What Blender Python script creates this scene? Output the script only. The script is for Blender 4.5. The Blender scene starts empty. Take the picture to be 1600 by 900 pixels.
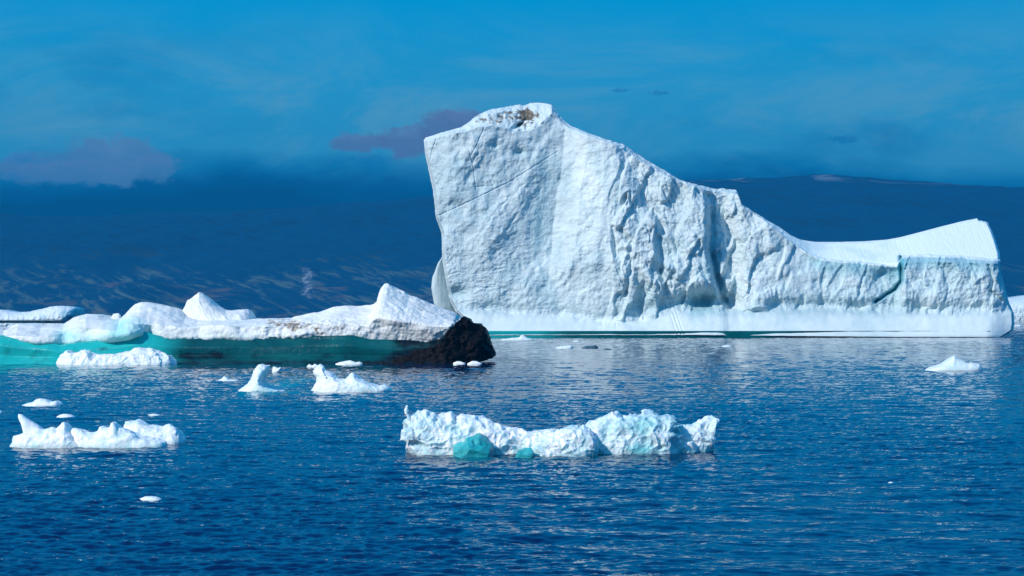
import bpy, math
import numpy as np
S = bpy.context.scene
R = math.radians

# ------------------------------------------------------------------ camera, sky, sun, exposure
F = 2537.0          # focal length in photo pixels (1600 wide)
CX, HY, H = 800.0, 490.0, 6.0   # principal column, horizon row, eye height in metres
cam = bpy.data.cameras.new('camera')
cam.sensor_width = 36.0
cam.lens = F / 1600.0 * 36.0
cam.shift_y = (HY - 450.0) / 1600.0
cam.clip_start = 0.5
cam.clip_end = 60000
camo = bpy.data.objects.new('camera', cam)
S.collection.objects.link(camo)
camo.location = (0, 0, H)
camo.rotation_euler = (R(90), 0, 0)
S.camera = camo
S.render.resolution_x, S.render.resolution_y = 1024, 576
S.view_settings.view_transform = 'Standard'
S.view_settings.look = 'None'
S.view_settings.exposure = 0.0
S.view_settings.gamma = 1.0
S.render.engine = 'CYCLES'
S.cycles.use_denoising = True
S.cycles.max_bounces = 8
S.cycles.volume_bounces = 0

SUN_EL, SUN_AZ = 33.0, 228.0        # azimuth clockwise from +Y: behind the camera, to the left
sd = (math.sin(R(SUN_AZ)) * math.cos(R(SUN_EL)), math.cos(R(SUN_AZ)) * math.cos(R(SUN_EL)), math.sin(R(SUN_EL)))
sun = bpy.data.lights.new('sun', 'SUN')
sun.energy = 4.0
sun.angle = R(0.53)
sun.color = (1.0, 0.96, 0.90)
suno = bpy.data.objects.new('sun', sun)
S.collection.objects.link(suno)
from mathutils import Vector
suno.rotation_euler = Vector(sd).to_track_quat('Z', 'Y').to_euler()
suno.location = (-200, -200, 300)


def lin(r, g, b):
    o = []
    for c in (r, g, b):
        c /= 255.0
        o.append(c / 12.92 if c <= 0.04045 else ((c + 0.055) / 1.055) ** 2.4)
    return tuple(o) + (1.0,)


class NT:
    """tiny helper round a node tree"""
    def __init__(self, tree):
        self.t = tree
        tree.nodes.clear()

    def n(self, kind, **kw):
        nd = self.t.nodes.new(kind)
        for k, v in kw.items():
            if k.startswith('i_'):
                key = k[2:]
                key = int(key) if key.isdigit() else key.replace('_', ' ')
                self.put(nd.inputs[key], v)
            else:
                setattr(nd, k, v)
        return nd

    def put(self, sock, v):
        if isinstance(v, bpy.types.NodeSocket):
            self.t.links.new(v, sock)
        elif isinstance(v, bpy.types.Node):
            self.t.links.new(v.outputs[0], sock)
        else:
            sock.default_value = v

    def m(self, op, a, b=0.0, c=None, clamp=False):
        nd = self.t.nodes.new('ShaderNodeMath')
        nd.operation = op
        nd.use_clamp = clamp
        self.put(nd.inputs[0], a)
        self.put(nd.inputs[1], b)
        if c is not None:
            self.put(nd.inputs[2], c)
        return nd.outputs[0]

    def v(self, op, a, b=None):
        nd = self.t.nodes.new('ShaderNodeVectorMath')
        nd.operation = op
        self.put(nd.inputs[0], a)
        if b is not None:
            self.put(nd.inputs[3 if op == 'SCALE' else 1], b)
        return nd.outputs[0]

    def mix(self, f, a, b):
        nd = self.t.nodes.new('ShaderNodeMix')
        nd.data_type = 'RGBA'
        self.put(nd.inputs[0], f)
        self.put(nd.inputs[6], a)
        self.put(nd.inputs[7], b)
        return nd.outputs[2]

    def step(self, x, lo, hi):
        nd = self.t.nodes.new('ShaderNodeMapRange')
        nd.interpolation_type = 'SMOOTHSTEP'
        self.put(nd.inputs[0], x)
        self.put(nd.inputs[1], lo)
        self.put(nd.inputs[2], hi)
        return nd.outputs[0]

    def ramp(self, x, stops):
        nd = self.t.nodes.new('ShaderNodeValToRGB')
        cr = nd.color_ramp
        while len(cr.elements) > 1:
            cr.elements.remove(cr.elements[-1])
        cr.elements[0].position = stops[0][0]
        cr.elements[0].color = stops[0][1]
        for p, c in stops[1:]:
            e = cr.elements.new(p)
            e.color = c
        self.put(nd.inputs[0], x)
        return nd.outputs[0]

    def noise(self, vec, scale, detail=4.0, rough=0.55, dist=0.0, out=0):
        nd = self.n('ShaderNodeTexNoise')
        self.put(nd.inputs['Vector'], vec)
        nd.inputs['Scale'].default_value = scale
        nd.inputs['Detail'].default_value = detail
        nd.inputs['Roughness'].default_value = rough
        nd.inputs['Distortion'].default_value = dist
        return nd.outputs[out]


world = bpy.data.worlds.new('World')
S.world = world
world.use_nodes = True
w = NT(world.node_tree)
tc = w.n('ShaderNodeTexCoord')
sep = w.n('ShaderNodeSeparateXYZ', i_0=tc.outputs['Generated'])
dx, dy, dz = sep.outputs
hor = w.m('SQRT', w.m('ADD', w.m('MULTIPLY', dx, dx), w.m('MULTIPLY', dy, dy)))
V = w.m('DIVIDE', dz, w.m('MAXIMUM', hor, 0.02))         # tangent of the elevation
U = w.m('ARCTAN2', dx, dy)                                # azimuth, 0 straight ahead
flat = w.n('ShaderNodeCombineXYZ', i_0=U, i_1=w.m('MULTIPLY', V, 2.6), i_2=0.0)
n1 = w.noise(flat, 7.0, 6, 0.55, 0.2)
n2 = w.noise(flat, 22.0, 6, 0.6, 0.3)
Vp = w.m('ADD', V, w.m('MULTIPLY', w.m('SUBTRACT', n1, 0.5), 0.05))
Vp = w.m('ADD', Vp, w.m('MULTIPLY', w.m('SUBTRACT', n2, 0.5), 0.012))
# a little darker and lower cloud bank towards the right
Vp = w.m('ADD', Vp, w.m('MULTIPLY', w.step(U, 0.0, 0.3), 0.004))
band = w.ramp(w.m('MULTIPLY', Vp, 2.5), [
    (0.0, lin(0, 40, 74)), (0.165, lin(0, 44, 80)), (0.19, lin(0, 72, 122)),
    (0.215, lin(14, 116, 166)), (0.245, lin(48, 150, 194)), (0.34, lin(40, 152, 200)),
    (0.48, lin(0, 148, 206)), (0.60, lin(0, 160, 228)), (0.8, lin(10, 162, 232)), (1.0, lin(10, 156, 232))])
# thin veils of high cloud
veil = w.step(w.noise(flat, 6.5, 9, 0.66, 0.8), 0.40, 0.66)
veilm = w.m('MULTIPLY', veil, w.m('MULTIPLY', w.step(V, 0.075, 0.11), w.m('SUBTRACT', 1.0, w.step(V, 0.12, 0.2))))
band = w.mix(w.m('MULTIPLY', veilm, 0.7), band, lin(96, 162, 192))
dark = w.step(w.noise(w.v('ADD', flat, (3.7, 1.2, 0)), 6.0, 5, 0.55, 0.4), 0.52, 0.75)
darkm = w.m('MULTIPLY', dark, w.m('MULTIPLY', w.step(V, 0.06, 0.10), w.m('SUBTRACT', 1.0, w.step(V, 0.13, 0.19))))
band = w.mix(w.m('MULTIPLY', darkm, 0.65), band, lin(0, 112, 166))


def cloud(cu, cv, ru, rv, col, amt, seed, scale=48.0, rag=2.2, flatbase=0.0):
    """a soft cloud centred on azimuth cu, elevation tangent cv"""
    global band
    a = w.m('DIVIDE', w.m('SUBTRACT', U, cu), ru)
    b = w.m('DIVIDE', w.m('SUBTRACT', V, cv), rv)
    d = w.m('SQRT', w.m('ADD', w.m('MULTIPLY', a, a), w.m('MULTIPLY', b, b)))
    p = w.n('ShaderNodeCombineXYZ', i_0=U, i_1=w.m('MULTIPLY', V, 1.5), i_2=seed)
    nn = w.noise(p, scale, 8, 0.66, 0.25)
    d = w.m('ADD', d, w.m('MULTIPLY', w.m('SUBTRACT', nn, 0.5), rag))
    f = w.m('SUBTRACT', 1.0, w.step(d, 0.62, 1.05))
    lit = w.step(w.m('ADD', w.m('MULTIPLY', b, 0.25), nn), 0.48, 0.85)
    col = w.mix(w.m('MULTIPLY', lit, 0.30), col, lin(140, 160, 196))
    band = w.mix(w.m('MULTIPLY', f, amt), band, col)


def at_uv(px, py):
    return math.atan((px - CX) / F), (HY - py) / math.hypot(F, px - CX)


mauve, mauve2 = lin(84, 128, 172), lin(88, 112, 154)
for px, py, rx, ry, c, am, sd_, *sc_ in ((60, 262, 90, 26, lin(66, 122, 176), .8, .3), (180, 250, 78, 42, mauve, .9, 1.1), (120, 270, 150, 20, mauve, .8, 1.7),
                                   (232, 262, 50, 20, mauve, .7, 2.1),
                                   (560, 222, 66, 18, mauve2, .85, 3.1), (640, 222, 55, 26, mauve2, .9, 4.2),
                                   (700, 205, 52, 38, mauve2, .92, 5.5), (725, 188, 45, 24, mauve2, .9, 5.9),
                                   (1318, 218, 22, 7, lin(0, 104, 165), .5, 6.6, 260), (970, 141, 16, 4, lin(8, 110, 170), .5, 7.3, 260),
                                   (1030, 145, 18, 5, lin(8, 110, 170), .5, 8.4, 260), (575, 250, 36, 9, lin(10, 112, 172), .45, 9.1, 260)):
    cu, cv = at_uv(px, py)
    cloud(cu, cv, rx / F, ry / F, c, am, sd_, *sc_)
sky = w.n('ShaderNodeTexSky', sky_type='NISHITA', sun_disc=False, sun_elevation=R(SUN_EL), sun_rotation=R(SUN_AZ))
skyb = w.mix(1.0, sky.outputs[0], (0.62, 0.95, 1.28, 1))
skyb_node = skyb.node
skyb_node.blend_type = 'MULTIPLY'
bg_low = w.n('ShaderNodeBackground', i_Color=band, i_Strength=1.22)
bg_hi = w.n('ShaderNodeBackground', i_Color=skyb, i_Strength=0.13)
ms = w.n('ShaderNodeMixShader')
w.put(ms.inputs[0], w.step(V, 0.40, 2.2))
w.put(ms.inputs[1], bg_low)
w.put(ms.inputs[2], bg_hi)
out = w.n('ShaderNodeOutputWorld', i_0=ms)

# ------------------------------------------------------------------ numpy noise


def _hash(ix, iy, iz, seed):
    h = (ix.astype(np.int64) * 374761393 + iy.astype(np.int64) * 668265263 + iz.astype(np.int64) * 2147483647 + seed * 974711) & 0xffffffff
    h = ((h ^ (h >> 13)) * 1274126177) & 0xffffffff
    h = ((h ^ (h >> 16)) * 2246822519) & 0xffffffff
    return h ^ (h >> 15)


def perlin(p, seed=0):
    """gradient noise, about -1..1, p is (N,3)"""
    p = np.asarray(p, float)
    i = np.floor(p).astype(np.int64)
    f = p - i
    s = f * f * f * (f * (f * 6 - 15) + 10)
    res = 0
    for cx in (0, 1):
        wx = s[:, 0] if cx else 1 - s[:, 0]
        for cy in (0, 1):
            wy = s[:, 1] if cy else 1 - s[:, 1]
            for cz in (0, 1):
                wz = s[:, 2] if cz else 1 - s[:, 2]
                h = _hash(i[:, 0] + cx, i[:, 1] + cy, i[:, 2] + cz, seed)
                gx = ((h & 1023) / 511.5 - 1)
                gy = (((h >> 10) & 1023) / 511.5 - 1)
                gz = (((h >> 20) & 1023) / 511.5 - 1)
                res = res + wx * wy * wz * (gx * (f[:, 0] - cx) + gy * (f[:, 1] - cy) + gz * (f[:, 2] - cz))
    return res * 1.3


def fbm(p, octs=4, seed=0, gain=0.5, lac=2.03):
    a, r, t = 1.0, 0, 0
    p = np.asarray(p, float)
    for k in range(octs):
        r = r + a * perlin(p, seed + k * 17)
        t += a
        a *= gain
        p = p * lac + 11.7
    return r / t * 1.5


def ridged(p, octs=4, seed=0, gain=0.5):
    a, r, t = 1.0, 0, 0
    p = np.asarray(p, float)
    for k in range(octs):
        r = r + a * (1 - 2.2 * np.abs(perlin(p, seed + k * 17)))
        t += a
        a *= gain
        p = p * 2.07 + 5.3
    return r / t


def worley(p, seed=0):
    """nearest and second nearest feature distances, and a random value per cell"""
    p = np.asarray(p, float)
    i = np.floor(p).astype(np.int64)
    f = p - i
    d1 = np.full(len(p), 9.0)
    d2 = np.full(len(p), 9.0)
    c1 = np.zeros(len(p))
    for a in (-1, 0, 1):
        for b in (-1, 0, 1):
            for c in (-1, 0, 1):
                h = _hash(i[:, 0] + a, i[:, 1] + b, i[:, 2] + c, seed)
                x = a + (h & 1023) / 1023.0 - f[:, 0]
                y = b + ((h >> 10) & 1023) / 1023.0 - f[:, 1]
                z = c + ((h >> 20) & 1023) / 1023.0 - f[:, 2]
                d = np.sqrt(x * x + y * y + z * z)
                nw = d < d1
                d2 = np.where(nw, d1, np.minimum(d2, d))
                c1 = np.where(nw, (h >> 7 & 255) / 255.0, c1)
                d1 = np.where(nw, d, d1)
    return d1, d2, c1


def sm(x, a, b):
    t = np.clip((x - a) / (b - a), 0, 1)
    return t * t * (3 - 2 * t)


def seg_dist(px, py, pts):
    best = np.full(px.shape, 1e9)
    for (x0, y0), (x1, y1) in zip(pts[:-1], pts[1:]):
        vx, vy = x1 - x0, y1 - y0
        t = np.clip(((px - x0) * vx + (py - y0) * vy) / (vx * vx + vy * vy), 0, 1)
        best = np.minimum(best, np.hypot(px - x0 - t * vx, py - y0 - t * vy))
    return best


# ------------------------------------------------------------------ mesh building
def raw_mesh(name, co, quads, extra=()):
    me = bpy.data.meshes.new(name)
    nq, ne = len(quads), len(extra)
    loops = np.concatenate([np.asarray(quads, np.int32).ravel()] + [np.asarray(e, np.int32) for e in extra]) if ne else np.asarray(quads, np.int32).ravel()
    tot = np.concatenate([np.full(nq, 4, np.int32), np.array([len(e) for e in extra], np.int32)])
    start = np.concatenate([[0], np.cumsum(tot)[:-1]]).astype(np.int32)
    me.vertices.add(len(co))
    me.vertices.foreach_set('co', np.asarray(co, np.float32).ravel())
    me.loops.add(len(loops))
    me.loops.foreach_set('vertex_index', loops)
    me.polygons.add(len(tot))
    me.polygons.foreach_set('loop_start', start)
    me.polygons.foreach_set('loop_total', tot)
    me.update(calc_edges=True)
    me.polygons.foreach_set('use_smooth', np.ones(len(tot), bool))
    return me


def get_co(me):
    a = np.empty(len(me.vertices) * 3, np.float32)
    me.vertices.foreach_get('co', a)
    return a.reshape(-1, 3).astype(float)


def get_no(me):
    a = np.empty(len(me.vertices) * 3, np.float32)
    me.vertices.foreach_get('normal', a)
    return a.reshape(-1, 3).astype(float)


def set_co(me, co):
    me.vertices.foreach_set('co', co.astype(np.float32).ravel())
    me.update()


def attr(me, name, vals):
    a = me.attributes.new(name, 'FLOAT', 'POINT')
    a.data.foreach_set('value', np.asarray(vals, np.float32))


def link(name, me, mat, parent=None):
    me.materials.append(mat)
    o = bpy.data.objects.new(name, me)
    S.collection.objects.link(o)
    if parent is not None:
        o.parent = parent
        # geometry is built in world units, bring it into the parent's frame
        off = np.array(parent.location)
        set_co(me, get_co(me) - off)
    return o


def recentre(o, loc):
    set_co(o.data, get_co(o.data) - np.array(loc))
    o.location = loc
    return o


def thing(name, label, cat, loc, group=None):
    o = bpy.data.objects.new(name, None)
    S.collection.objects.link(o)
    o.empty_display_size = 1.0
    o.location = loc
    tag(o, label, cat, group)
    return o


def tag(o, label, cat, group=None):
    o['label'] = label
    o['category'] = cat
    if group:
        o['group'] = group
    return o


def resample(pts, t, ky=0.35):
    pts = np.array(pts, float)
    d = np.hypot(np.diff(pts[:, 0]), ky * np.diff(pts[:, 1]))
    s = np.concatenate([[0], np.cumsum(d)])
    s /= s[-1]
    return np.stack([np.interp(t, s, pts[:, 0]), np.interp(t, s, pts[:, 1])], -1)


def coons(left, top, right, bottom, nu, nv, ky=0.35):
    u = np.linspace(0, 1, nu + 1)
    v = np.linspace(0, 1, nv + 1)
    u = 0.5 * u + 0.5 * (1 - np.cos(u * np.pi)) / 2      # finer towards both ends
    T, B = resample(top, u, ky), resample(bottom, u, ky)
    L, Rr = resample(left, v, 1.0), resample(right, v, 1.0)
    Ug, Vg = np.meshgrid(u, v)
    U3, V3 = Ug[..., None], Vg[..., None]
    P = (1 - V3) * B[None] + V3 * T[None] + (1 - U3) * L[:, None] + U3 * Rr[:, None] \
        - ((1 - U3) * (1 - V3) * B[0] + U3 * (1 - V3) * B[-1] + (1 - U3) * V3 * T[0] + U3 * V3 * T[-1])
    return P[..., 0], P[..., 1], Ug, Vg


def world_pt(px, py, Y):
    return (px - CX) / F * Y, Y, H + (HY - py) / F * Y


def Yof(py):
    return H * F / (py - HY)


def berg_mesh(name, left, top, right, bottom, Y0, nu, nv, front, back, under=2.0, stride=1, ky=0.35):
    """closed shell of ice: a front sheet and a back sheet that share their rim.
    front / back give the depth (m behind Y0) of each point of the sheet."""
    px, py, Ug, Vg = coons(left, top, right, bottom, nu, nv, ky)
    yf = Y0 + front(px, py, Ug, Vg)
    fx, fy, fz = world_pt(px, py, yf)
    # rows below the water
    nb = 4
    rows = [np.stack([fx[0], fy[0], fz[0] - under * k / nb], -1) for k in range(nb, 0, -1)]
    Fv = np.concatenate([np.array(rows), np.stack([fx, fy, fz], -1)], 0)
    nr, nc = Fv.shape[:2]
    ri = list(range(0, nr - 1, stride)) + [nr - 1] if stride > 1 else list(range(nr))
    ci = list(range(0, nc - 1, stride)) + [nc - 1] if stride > 1 else list(range(nc))
    ri, ci = np.array(sorted(set(ri))), np.array(sorted(set(ci)))
    vi = np.clip(ri - nb, 0, nv)
    bx, bz_ = px[vi][:, ci], py[vi][:, ci]
    yb = Y0 + back(bx, bz_, Ug[vi][:, ci], Vg[vi][:, ci])
    # the back is as high and as wide as the front at the same place, in metres
    B = Fv[ri][:, ci].copy()
    yfull = np.concatenate([np.repeat(yf[:1], nb, 0), yf], 0)[ri][:, ci]
    yb = np.maximum(yb, yfull + min(1.5, 0.02 * (Y0 / F) * 40))
    B[..., 1] = yb
    B[:, 0] = Fv[ri][:, 0]
    B[:, -1] = Fv[ri][:, -1]
    B[-1] = Fv[-1][ci]
    nF = nr * nc
    fid = np.arange(nF).reshape(nr, nc)
    bid = np.empty(B.shape[:2], int)
    inner = np.ones(B.shape[:2], bool)
    inner[:, 0] = inner[:, -1] = inner[-1] = False
    bid[inner] = nF + np.arange(inner.sum())
    bid[:, 0] = fid[ri, 0]
    bid[:, -1] = fid[ri, -1]
    bid[-1] = fid[-1, ci]
    co = np.concatenate([Fv.reshape(-1, 3), B[inner]])
    q1 = np.stack([fid[:-1, :-1], fid[:-1, 1:], fid[1:, 1:], fid[1:, :-1]], -1).reshape(-1, 4)
    q2 = np.stack([bid[:-1, 1:], bid[:-1, :-1], bid[1:, :-1], bid[1:, 1:]], -1).reshape(-1, 4)
    extra = []
    if stride > 1:
        for a, b in zip(ri[:-1], ri[1:]):
            if b - a > 1:
                extra.append(list(fid[a:b + 1, 0]))
                extra.append(list(fid[a:b + 1, -1][::-1]))
        for a, b in zip(ci[:-1], ci[1:]):
            if b - a > 1:
                extra.append(list(fid[-1, a:b + 1]))
    me = raw_mesh(name, co, np.concatenate([q1, q2]), extra)
    ipx = np.concatenate([np.repeat(px[:1], nb, 0).ravel(), px.ravel(), bx[inner]])
    ipy = np.concatenate([np.repeat(py[:1], nb, 0).ravel(), py.ravel(), bz_[inner]])
    isf = np.concatenate([np.ones(nF), np.zeros(int(inner.sum()))])
    return me, ipx, ipy, isf


def displace(me, d):
    set_co(me, get_co(me) + get_no(me) * d[:, None])


# ------------------------------------------------------------------ materials
def new_mat(name):
    m = bpy.data.materials.new(name)
    m.use_nodes = True
    return m, NT(m.node_tree)


def ice_mat(name, base, dark, blue=(0.16, 0.52, 0.60), dirt=(0.20, 0.13, 0.08), rough=0.55, bump=0.10, scale=1.0,
            sss=0.0, sss_scale=0.3, coarse=1.0, spec=0.35, trans=0.0, dn_amt=2.2, lo=0.42, hi=0.78, dsc=2.2):
    m, t = new_mat(name)
    g = t.n('ShaderNodeTexCoord').outputs['Object']
    big = t.noise(g, 0.11 * scale, 5, 0.6, 0.6)
    mid = t.noise(g, 0.9 * scale, 6, 0.65, 0.2)
    col = t.mix(t.step(big, 0.38, 0.66), base + (1,), dark + (1,))
    col = t.mix(t.m('MULTIPLY', t.step(mid, 0.45, 0.75), 0.35), col, tuple(min(1, c * 1.12) for c in base) + (1,))
    asn = t.n('ShaderNodeAttribute', attribute_name='snow').outputs['Fac']
    col = t.mix(asn, col, (0.85, 0.92, 0.90, 1))
    ab = t.n('ShaderNodeAttribute', attribute_name='blue').outputs['Fac']
    col = t.mix(ab, col, blue + (1,))
    ad = t.n('ShaderNodeAttribute', attribute_name='dirt').outputs['Fac']
    dn = t.noise(g, dsc * scale, 8, 0.7, 0.4)
    dm = t.step(t.m('ADD', ad, t.m('MULTIPLY', t.m('SUBTRACT', dn, 0.5), dn_amt)), lo, hi)
    dm = t.m('MULTIPLY', dm, t.m('MINIMUM', t.m('MULTIPLY', ad, 4.0), 1.0))
    dcol = t.mix(t.step(t.noise(g, dsc * 1.7 * scale, 4), 0.42, 0.62), dirt + (1,), tuple(c * 2.2 for c in dirt) + (1,))
    col = t.mix(t.m('MULTIPLY', dm, 0.97), col, dcol)
    p = t.n('ShaderNodeBsdfPrincipled')
    t.put(p.inputs['Base Color'], col)
    p.inputs['Roughness'].default_value = rough
    p.inputs['Specular IOR Level'].default_value = spec
    p.inputs['IOR'].default_value = 1.31
    if sss:
        p.inputs['Subsurface Weight'].default_value = sss
        p.inputs['Subsurface Radius'].default_value = (0.25, 0.75, 1.0)
        p.inputs['Subsurface Scale'].default_value = sss_scale
    if trans:
        p.inputs['Transmission Weight'].default_value = trans
    b1 = t.noise(g, 2.6 * scale, 8, 0.68, 0.1)
    vo = t.n('ShaderNodeTexVoronoi', i_Scale=1.7 * scale)
    t.put(vo.inputs['Vector'], t.v('ADD', g, t.v('SCALE', t.noise(g, 1.3 * scale, 3, out=1), 0.35 / scale)))
    hgt = t.m('ADD', t.m('MULTIPLY', b1, 1.0), t.m('MULTIPLY', t.m('MULTIPLY', vo.outputs[0], vo.outputs[0]), 0.35 * coarse))
    bm_ = t.n('ShaderNodeBump', i_Strength=1.0, i_Distance=bump, i_Height=hgt)
    t.put(p.inputs['Normal'], bm_)
    t.n('ShaderNodeOutputMaterial', i_0=p)
    return m


M_WALL = ice_mat('glacier ice', (0.64, 0.725, 0.735), (0.53, 0.63, 0.655), scale=0.8, bump=0.08, coarse=0.5, blue=(0.13, 0.42, 0.50), dirt=(0.11, 0.085, 0.06), dsc=0.7, dn_amt=3.0)
M_TONGUE = ice_mat('weathered snow ice', (0.84, 0.83, 0.79), (0.72, 0.71, 0.70), scale=1.6, bump=0.05, coarse=0.4, blue=(0.28, 0.72, 0.70), dirt=(0.20, 0.155, 0.115), dsc=1.0, dn_amt=2.6)
M_GROWL = ice_mat('wet white ice', (0.88, 0.88, 0.86), (0.78, 0.82, 0.82), scale=4.0, bump=0.02, rough=0.35, sss=0.5, sss_scale=0.2, blue=(0.12, 0.54, 0.56))
M_SLAB = ice_mat('bubbly growler ice', (0.88, 0.87, 0.86), (0.52, 0.67, 0.71), scale=4.0, bump=0.013, coarse=0.5, rough=0.20, sss=0.6, sss_scale=0.2, blue=(0.05, 0.44, 0.47), spec=0.5)
M_CLEAR = ice_mat('clear blue ice', (0.01, 0.30, 0.34), (0.06, 0.50, 0.52), scale=5.0, bump=0.05, rough=0.12, spec=0.5)
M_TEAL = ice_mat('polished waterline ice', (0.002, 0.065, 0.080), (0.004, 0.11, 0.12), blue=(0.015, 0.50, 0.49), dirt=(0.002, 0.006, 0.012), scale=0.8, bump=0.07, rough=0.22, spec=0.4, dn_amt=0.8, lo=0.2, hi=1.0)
M_BLACK = ice_mat('near-black ice', (0.006, 0.006, 0.008), (0.014, 0.012, 0.014), scale=2.5, bump=0.16, rough=0.45, spec=0.18)
M_FAR = ice_mat('distant ice', (0.84, 0.89, 0.88), (0.72, 0.81, 0.83), scale=0.25, bump=0.25, blue=(0.20, 0.48, 0.60))
M_DARKBIT = ice_mat('dirty dark ice', (0.06, 0.12, 0.16), (0.04, 0.08, 0.11), scale=4.0, bump=0.05, rough=0.3)

# ------------------------------------------------------------------ water


def sea_tile(n, L, lo, hi, wind, seed, slope, spread=2.0, p=3.6):
    """periodic wave field with the given rms slope; wind is the travel direction"""
    rs = np.random.RandomState(seed)
    k = np.fft.fftfreq(n, L / n) * 2 * np.pi
    kx, ky = np.meshgrid(k, k)
    kk = np.hypot(kx, ky)
    kk[0, 0] = 1
    lam = 2 * np.pi / kk
    amp = kk ** (-p / 2) * sm(lam, lo * 0.6, lo) * (1 - sm(lam, hi * 0.7, hi))
    c = (kx * wind[0] + ky * wind[1]) / kk
    amp = amp * (0.07 + np.abs(c) ** spread)
    amp[0, 0] = 0
    z = np.fft.fft2(rs.normal(size=(n, n)))
    h = np.real(np.fft.ifft2(z * amp))
    gx = np.real(np.fft.ifft2(1j * kx * z * amp))
    gy = np.real(np.fft.ifft2(1j * ky * z * amp))
    s = slope / math.sqrt((gx ** 2 + gy ** 2).mean())
    return h * s, gx * s, gy * s


def tile_at(h, L, X, Y, ang=0.0, ox=0.0, oy=0.0):
    n = h.shape[0]
    ca, sa = math.cos(ang), math.sin(ang)
    x = ((X * ca + Y * sa + ox) / L * n) % n
    y = ((-X * sa + Y * ca + oy) / L * n) % n
    x0, y0 = np.floor(x).astype(int) % n, np.floor(y).astype(int) % n
    fx, fy = x - np.floor(x), y - np.floor(y)
    x1, y1 = (x0 + 1) % n, (y0 + 1) % n
    return h[y0, x0] * (1 - fx) * (1 - fy) + h[y0, x1] * fx * (1 - fy) + h[y1, x0] * (1 - fx) * fy + h[y1, x1] * fx * fy


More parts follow.
